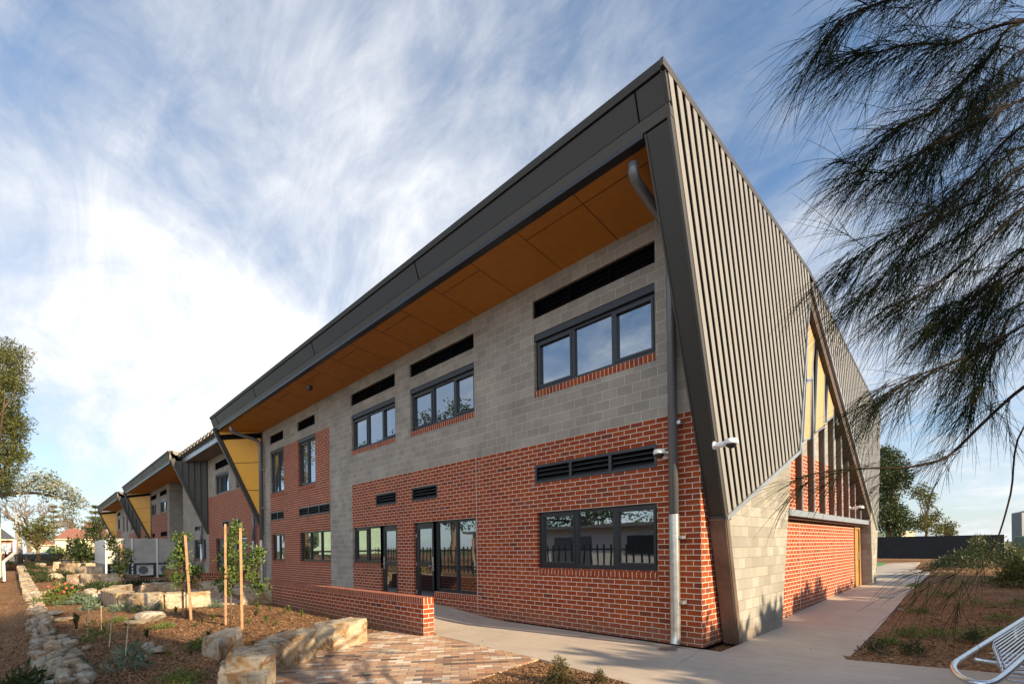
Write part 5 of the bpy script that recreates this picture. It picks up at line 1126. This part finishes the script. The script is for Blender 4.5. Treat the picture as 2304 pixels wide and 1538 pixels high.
b0 = at(46, 1278, 60); o = MB().tube([at(46, 1280, 60), at(45, 1240, 60), at(43, 1210, 60), at(38, 1195, 60)], [.28, .25, .22, .16], 10).build('street_tree', 'palebark', smooth=True); tag(o, 'bare grey trunk standing at the street picket fence', 'tree')
bpy.data.objects.remove(rr_)
# Norfolk pines
def norfolk(px, pyt, d, h, label, seed):
    tpt = at(px, pyt, d); root = empty('norfolk_pine', (tpt[0], tpt[1], tpt[2]-h)); tag(root, label, 'pine tree', 'norfolk pines beyond the houses'); rs = random.Random(seed)
    base = Vector((tpt[0], tpt[1], tpt[2]-h)); tr = MB().tube([base, Vector(tpt)], [.3, .03], 8); V = []
    z = .3
    while z < h*.75:
        rad = min(3.4, .4+z*.45)
        for k in range(6):
            an = k*1.05+z*2.1; dr = Vector((math.cos(an), math.sin(an), .28)); a = Vector(tpt)-Vector((0, 0, z)); e = a+dr*rad
            tr.tube([a, e], [.05, .02], 4)
            C = [tuple(a.lerp(e, t)) for t in np.linspace(.2, 1, 9)]; V.append(leaves(C, 7, .42, .16, (1, 1, .5), .2, 0, .6))
        z += 1.25
    o1 = tr.build('trunk', 'bark', loc=tuple(base)); o2 = npmesh('crown', np.concatenate(V), 4, 'leafpine', loc=tuple(base)); adopt(root, o1, o2)
norfolk(120, 1138, 112, 12, 'norfolk pine behind the bare tree, left of the two', 1); norfolk(215, 1138, 100, 12, 'norfolk pine beside the farthest roof corner, right of the two', 2)
# ------------------------------------------------------------------ right background
def fence_run(name, a, b_, h, mt, label, cat, z0=.15, n=14):
    r = empty(name, (a[0], a[1], z0)); tag(r, label, cat); A_, B_ = Vector((a[0], a[1], 0)), Vector((b_[0], b_[1], 0))
    part(MB().bar((a[0], a[1], z0+h/2), (b_[0], b_[1], z0+h/2), .03, h), 'cloth_panel' if mt == 'cloth' else 'sheet_panel', mt, r)
    ps_ = MB()
    for i in range(n+1):
        q = A_.lerp(B_, i/n); part(MB().tube([(q.x, q.y+.06, z0), (q.x, q.y+.06, z0+h+.04)], .03, 6), 'post', 'galv', r) if i % 2 == 0 else None
    return r
fence_run('shade_cloth_fence', (-16, 46), (3.5, 45.5), 1.9, 'cloth', 'black shade cloth site fence across the end of the path', 'fence')
e = T(2283, 35), T(2420, 30)
gf = empty('sheet_fence', (e[0][0], e[0][1], .1)); tag(gf, 'green corrugated sheet fence at the right edge', 'fence'); q = MB(); A_, B_ = Vector(e[0]), Vector(e[1])
for i in range(40):
    a, b_ = A_.lerp(B_, i/40), A_.lerp(B_, (i+.55)/40); q.bar((a.x, a.y, 1.05), (b_.x, b_.y, 1.05), .06, 1.7)
q.bar((A_.x, A_.y, 1.0), (B_.x, B_.y, 1.0), .02, 1.75); part(q, 'sheets', 'greencorr', gf)
e = T(2292, 60); r = empty('shed', (e[0], e[1], .2)); tag(r, 'grey metal clad shed above the right hand shrubs', 'shed')
a, b_ = Vector(T(2300, 58)), Vector(T(2440, 58)); n = Vector((-(b_-a).y, (b_-a).x, 0)).normalized()*1.2; n = n if n.dot(Vector((RM[0, 2], RM[1, 2], 0))) > 0 else -n
part(MB().prism([(q.x, q.y, .2) for q in (a, b_, b_+n, a+n)], (0, 0, 4.7)), 'wall', 'bluegrey', r)
part(MB().quad((a.x, a.y, 4.9), (b_.x, b_.y, 6.4), (b_.x+n.x, b_.y+n.y, 6.4), (a.x+n.x, a.y+n.y, 4.9)).quad((a.x, a.y, 4.9), (b_.x, b_.y, 4.9), (b_.x, b_.y, 6.4)), 'roof', 'greytile', r)
q = at(2003, 1200, 60); r = empty('site_sign', tuple(q)); tag(r, 'green sign with a white chevron above the black fence', 'sign'); f = Vector(RM[:, 0]); f.z = 0; f.normalize(); u_ = Vector((0, 0, 1)); nn = f.cross(u_)
if nn.dot(Vector(CAM)-Vector(q)) < 0: nn = -nn
Q = Vector(q)
part(MB().prism([tuple(Q-f*.8-u_*.35), tuple(Q+f*.8-u_*.35), tuple(Q+f*.8+u_*.35), tuple(Q-f*.8+u_*.35)], tuple(-nn*.04)), 'board', 'signgreen', r)
part(MB().prism([tuple(Q+nn*.004+f*a_+u_*b__) for a_, b__ in ((-.45, -.22), (0, .22), (.45, -.22), (.25, -.22), (0, .02), (-.25, -.22))], tuple(nn*.004)), 'chevron', 'whitepaint', r)
part(MB().tube([tuple(Q-f*.7-u_*.3-nn*.1), tuple(Q-f*.7-u_*2-nn*.1)], .05, 8).tube([tuple(Q+f*.7-u_*.3-nn*.1), tuple(Q+f*.7-u_*2-nn*.1)], .05, 8), 'sign_posts', 'galv', r)
# low white building strip behind the black fence
o = MB().bar(T(1968, 75, 2.0), T(2035, 75, 2.0), 4, 2.4).build('site_shed', 'cream', loc=T(1968, 75, 0)); tag(o, 'low cream site shed just behind the black fence', 'shed')
pxtree('park_tree', 'tallest olive green tree right of the end cladding', at(2000, 1225, 56), [(1990, 1030, 24), (2010, 1045, 26), (1990, 1075, 26), (2025, 1085, 20), (2035, 1070, 12), (1995, 1110, 24), (2005, 1140, 28), (1985, 1165, 24), (2020, 1165, 24), (2040, 1180, 18), (2015, 1190, 20)], 56, 'leafdark', 81, 30, 30, .32, .7, r0=.35, dd=.7)
pxtree('park_tree', 'smaller rounded tree between the tallest tree and the far tree', at(2085, 1225, 62), [(2070, 1102, 14), (2085, 1115, 16), (2090, 1130, 12), (2060, 1110, 8), (2095, 1165, 18), (2080, 1178, 16), (2105, 1185, 14), (2060, 1185, 14)], 62, 'leafolive', 82, 26, 28, .3, .6, r0=.2)
pxtree('park_tree', 'distant umbrella shaped tree above the black fence', at(2130, 1225, 90), [(2125, 1180, 14), (2140, 1185, 12), (2112, 1190, 12), (2135, 1198, 12)], 90, 'leafolive', 83, 24, 26, .45, .8, r0=.25)
# ------------------------------------------------------------------ steel bench
bn = empty('steel_bench', (3.3, .6, 0)); tag(bn, 'galvanised tubular steel bench with parallel wire seat', 'bench')
def smooth_path(pts, n=6):
    P = [Vector(p) for p in pts]; out = []
    for i in range(len(P)-1):
        p0, p1, p2, p3 = P[max(i-1, 0)], P[i], P[i+1], P[min(i+2, len(P)-1)]
        for k in range(n):
            t = k/n; out.append(.5*((2*p1)+(-p0+p2)*t+(2*p0-5*p1+4*p2-p3)*t*t+(-p0+3*p1-3*p2+p3)*t**3))
    return out+[P[-1]]
part(MB().tube(smooth_path([(3.47, 3.2, .45), (3.2, 1.2, .45), (2.94, -.74, .45), (2.90, -1.1, .45), (2.905, -1.38, .45), (2.96, -1.68, .45), (3.05, -1.84, .45), (3.14, -1.78, .45), (3.21, -1.45, .45), (3.36, -.41, .45), (3.6, 1.2, .45), (3.9, 3.2, .45)]), .026, 14), 'frame_tube', 'steel', bn, smooth=True)
wr = MB(); dv_ = Vector((.135, .99, 0)).normalized()
for i in range(9):
    t = i/8; s_ = Vector((3.145, .52, .44)).lerp(Vector((3.225, -1.0, .44)), t)
    e_ = s_+dv_*(3.3-s_.y); wr.tube(smooth_path([s_+Vector((.25, .15, -.12)), s_+Vector((.02, -.01, -.10)), s_+Vector((0, -.02, -.03)), s_+Vector((.006, .05, .0)), s_+dv_*.4, e_], 4), .0085, 7)
for i in range(6):
    s_ = Vector((3.12, .4, .33)).lerp(Vector((3.22, -.8, .33)), i/5); wr.tube([s_, s_+Vector((.6, .35, -.01))], .008, 6)
part(wr, 'wire_seat', 'steel', bn, smooth=True)
for y in (2.4,): 
    part(MB().tube([(3.36, y, .43), (3.36, y, .0)], .024, 10), 'leg', 'steel', bn, smooth=True); part(MB().tube([(3.78, y, .43), (3.78, y, .0)], .024, 10), 'leg', 'steel', bn, smooth=True)
part(MB().tube([(3.02, -.6, .42), (3.75, .3, .20), (3.9, .5, 0)], .02, 10), 'brace', 'steel', bn, smooth=True)
# ------------------------------------------------------------------ casuarina at the right
cs = empty('casuarina', (5.2, -3.6, 0)); tag(cs, 'dark drooping casuarina with long needle branchlets hanging into view', 'tree')
rs = np.random.default_rng(11)
L_ = [  # main limbs as (px, py, distance)
 [(2700, 120, 3.6), (2500, 40, 3.3), (2304, 47, 3.1), (2194, 76, 3.0), (2135, 99, 3.0), (2059, 99, 2.95), (1977, 117, 2.9), (1930, 120, 2.9)],
 [(2600, -120, 3.6), (2400, -60, 3.3), (2250, -40, 3.1), (2120, -30, 3.0), (2000, 0, 2.9), (1900, 40, 2.8), (1860, 90, 2.8)],
 [(2600, -20, 3.6), (2304, 47, 3.2), (2235, 117, 3.1), (2176, 175, 3.05), (2106, 246, 3.0), (2024, 287, 2.95), (1954, 345, 2.9)],
 [(2700, 150, 3.7), (2450, 170, 3.4), (2304, 222, 3.2), (2206, 275, 3.1), (2094, 327, 3.0), (2024, 386, 2.95), (1935, 384, 2.9)],
 [(2700, 200, 3.7), (2450, 230, 3.4), (2304, 281, 3.3), (2176, 409, 3.2), (2083, 485, 3.1), (1977, 544, 3.0), (1906, 591, 3.0)],
 [(2700, 250, 3.6), (2480, 300, 3.4), (2304, 374, 3.2), (2211, 445, 3.1), (2118, 491, 3.0), (2024, 585, 2.95), (1960, 655, 2.9)],
 [(2700, 300, 3.6), (2450, 400, 3.4), (2304, 468, 3.2), (2176, 585, 3.1), (2090, 650, 3.05), (2030, 690, 3.0)],
 [(2700, 350, 3.6), (2450, 480, 3.4), (2304, 560, 3.3), (2220, 640, 3.2), (2160, 700, 3.2), (2110, 730, 3.1)],
 [(2700, 500, 3.6), (2450, 650, 3.3), (2304, 731, 3.1), (2176, 801, 3.0), (2059, 848, 2.95), (1985, 895, 2.9)],
 [(2700, 600, 3.5), (2450, 780, 3.3), (2304, 870, 3.2), (2213, 950, 3.1), (2155, 1007, 3.05), (2117, 1034, 3.0), (2037, 1051, 3.0), (1953, 1053, 2.95), (1857, 1061, 2.9), (1790, 1075, 2.9)],
 [(2700, 700, 3.5), (2450, 850, 3.3), (2304, 960, 3.1), (2274, 1110, 2.9), (2243, 1214, 2.8), (2213, 1256, 2.8), (2167, 1270, 2.75), (2090, 1285, 2.7)],
 [(2700, 420, 3.6), (2400, 560, 3.3), (2280, 620, 3.3), (2230, 700, 3.2), (2200, 780, 3.2)],
 [(2700, 60, 3.8), (2450, 60, 3.6), (2304, 110, 3.5), (2240, 170, 3.4), (2190, 210, 3.3)],
 [(2700, 380, 3.9), (2450, 420, 3.7), (2304, 420, 3.6), (2200, 500, 3.5), (2110, 560, 3.4), (2040, 600, 3.3)],
 [(2700, 480, 3.9), (2450, 540, 3.7), (2304, 600, 3.6), (2200, 660, 3.5), (2120, 690, 3.4)],
 [(2700, 300, 3.9), (2450, 340, 3.7), (2304, 330, 3.6), (2230, 380, 3.5), (2150, 430, 3.4)],
 [(2700, 620, 3.9), (2450, 700, 3.7), (2304, 680, 3.6), (2250, 760, 3.5), (2210, 850, 3.4), (2190, 900, 3.3)],
 [(2700, 10, 3.6), (2450, 120, 3.5), (2304, 180, 3.4), (2200, 240, 3.3), (2120, 330, 3.3), (2080, 410, 3.3)]]
tr = MB(); J = 0
trunk = [(5.2, -3.6, -.1), (5.17, -3.6, 1.5), (5.1, -3.62, 3.2), (5.0, -3.65, 4.6), (4.9, -3.65, 6.0)]; tr.tube(trunk, [.17, .15, .12, .09, .04], 12)
needles = []; twigs = []
def needle_batch(p0, dirs, Ls, r=.00115):
    """drooping branchlets: p0 (k,3), dirs (k,3), Ls (k,) -> three-sided prisms of 4 segments"""
    k = len(p0); seg = 4; P = [p0]; d = dirs.copy()
    bend = (.08+.20*rs.random(k))[:, None]
    side = rs.normal(0, .035, (k, 3))
    for i in range(seg):
        d = d+np.array([0, 0, -1.])*bend+side; d /= np.linalg.norm(d, axis=1)[:, None]; P.append(P[-1]+d*(Ls/seg)[:, None])
    a = np.cross(dirs, rs.normal(size=(k, 3))); a /= np.linalg.norm(a, axis=1)[:, None]; b_ = np.cross(dirs, a); b_ /= np.linalg.norm(b_, axis=1)[:, None]
    out = []
    for i in range(seg):
        r0, r1 = r*(1-.12*i), r*(1-.12*(i+1)) if i < seg-1 else r*.25
        for j in range(3):
            t0, t1 = 2.0944*j, 2.0944*(j+1); A0 = a*math.cos(t0)+b_*math.sin(t0); A1 = a*math.cos(t1)+b_*math.sin(t1)
            out.append(np.stack([P[i]+A0*r0, P[i]+A1*r0, P[i+1]+A1*r1, P[i+1]+A0*r1], 1))
    needles.append(np.concatenate(out))
down_left = -RM[:, 0]*.75+np.array([0, 0, -.65])
for li, path in enumerate(L_):
    P = smooth_path([tuple(at(q[0], q[1], q[2]*.77)) for q in path], 5); n_ = len(P); r0 = .010 if li == 9 else (.004 if li == 10 else .008)
    tr.tube(P, [r0*(1-.85*i/(n_-1))+.0010 for i in range(n_)], 6)
    # join to trunk
    tz_ = min(5.8, max(1.5, P[0].z-.5)); tr.tube([(5.1, -3.62, tz_), P[0].lerp(Vector((5.1, -3.62, tz_)), .4)+Vector((0, 0, .12)), P[0]], [.03, .024, r0], 6)
    start = int(n_*.25)
    for i in range(start, n_):
        if li == 10 and i < n_*.72: continue
        if li in (9, 10) and rs.random() < .35: continue
        frac = (i-start)/(n_-start)
        sparse = li in (9, 10)
        for s_ in range(1 if sparse and rs.random() < .45 else (2 if sparse else 3)):
            p = np.array(P[i])+rs.normal(0, .02, 3); tang = np.array(P[min(i+1, n_-1)]-P[max(i-1, 0)]); tang /= np.linalg.norm(tang)
            d = tang*.9+down_left*rs.uniform(.1, .7)+rs.normal(0, .38, 3); d /= np.linalg.norm(d); Lt = rs.uniform(.16, .43)*(1-.5*frac)*(.7 if sparse else 1)
            q = [p, p+d*Lt*.5+np.array([0, 0, -.01]), p+d*Lt+np.array([0, 0, -.05*Lt/.3])]
            tr.tube([tuple(x_) for x_ in q], [.0019, .0013, .0008], 4)
            k = int(rs.integers(7, 14)); t = rs.random(k)**.8
            pp_ = np.array([q[0]*(1-a_)**2+2*a_*(1-a_)*q[1]+a_*a_*q[2] for a_ in t])
            dd = d+rs.normal(0, .30, (k, 3))+down_left*.3; dd /= np.linalg.norm(dd, axis=1)[:, None]
            needle_batch(pp_, dd, rs.uniform(.13, .36, k)*(.8 if sparse else 1))
        if not sparse:
            k = 5; dd = tang*.8+rs.normal(0, .35, (k, 3))+down_left*.4; dd /= np.linalg.norm(dd, axis=1)[:, None]; needle_batch(np.repeat(np.array(P[i])[None], k, 0), dd, rs.uniform(.12, .27, k))
o1 = tr.build('branches', 'darkbark', smooth=True, loc=(5.2, -3.6, 0)); o2 = npmesh('needles', np.concatenate(needles), 4, 'needle', loc=(5.2, -3.6, 0)); adopt(cs, o1, o2)
# ------------------------------------------------------------------ across the yard (seen in the windows) and the trees that throw the evening shade
yf_ = empty('yard_fence', (-12, -14, 0)); tag(yf_, 'dark picket fence across the yard, mirrored in the ground floor windows', 'fence')
q = MB()
for i in range(90): x = -34+i*.42; q.box((x, -13.02, -.1), (x+.09, -12.98, 1.7))
q.box((-34, -13.0, .3), (4, -12.97, .38)); q.box((-34, -13.0, 1.4), (4, -12.97, 1.48)); part(q, 'pickets', 'dark', yf_)
sb = empty('white_shed', (-22, -22, 0)); tag(sb, 'long low white shed with a skillion roof across the yard', 'shed')
part(MB().box((-26, -22, -.1), (2, -17, 2.7)), 'wall', 'whitepaint', sb); part(MB().box((-26.5, -22.4, 2.72), (2.5, -16.4, 2.9)), 'roof', 'galv', sb)
part(MB().box((-12, -16.99, 1.1), (-9, -16.95, 2.2)), 'window', 'dark', sb); part(MB().box((-24, -16.99, .9), (-20, -16.95, 2.2)), 'window', 'dark', sb); part(MB().box((-17.5, -16.99, .0), (-14.5, -16.95, 2.2)), 'door', 'bluegrey', sb); part(MB().box((-6, -16.99, 0), (-3.2, -16.95, 2.3)), 'door', 'dark', sb)
tree('yard_tree', 'broad dark tree across the yard, mirrored in the upper windows', (-40, -26, 0), (-41, -26, 9), (-41, -26, 11), (6, 5, 7.5), 170, 60, .4, 1.3, 'leafdark', 91, .4)
tree('yard_tree', 'second dark tree across the yard behind the green classroom', (-56, -30, 0), (-57, -28, 9), (-57, -28, 10.5), (7, 6, 7), 150, 60, .35, 1.3, 'leafdark', 92, .4)
tree('yard_tree', 'trees across the yard behind the white shed', (-26, -30, 0), (-26, -30, 4), (-26, -30, 5), (9, 5, 3.2), 120, 60, .35, 1.3, 'leafdark', 93, .35)
rt = [(12.3, -4.4, 5.1, 1.7), (12.0, -1.6, 5.2, 1.8), (12.4, 1.4, 5.5, 1.9), (12.0, 4.6, 5.2, 2.0), (12.3, 8.0, 5.6, 2.1), (12.1, 11.6, 5.3, 2.2), (12.4, 15.4, 5.6, 2.3), (12.2, 19.4, 5.5, 2.3)]
for i, (x, y, h, w) in enumerate(rt):
    h *= .88
    tree('boundary_tree', 'dense low boundary tree, '+['beside the forecourt gap', 'opposite the bench', 'first past the bench', 'second past the bench', 'opposite the tan panels', 'opposite the ochre door', 'opposite the far pier', 'farthest of the low row'][i], (x, y, 0), (x, y, h*.4), (x, y, h*.55), (1.4, w, h*.53), 330, 60, .34, .55, 'leafdark', 95+i, .14, 'low boundary trees east of the path', shape=(1, 1, .8))
tree('boundary_tree', 'tall boundary tree whose high crown shades the near garden', (24, -3, 0), (24, -3, 10), (24, -2.9, 13.6), (2.6, 2.3, 3.6), 110, 60, .4, .8, 'leafdark', 101, .35)
tree('boundary_tree', 'second tall boundary tree shading the left edge of the garden', (27, -6.5, 0), (27, -6.5, 10), (27, -6.3, 13.4), (2.6, 2.2, 4.4), 90, 60, .4, .8, 'leafdark', 102, .35)
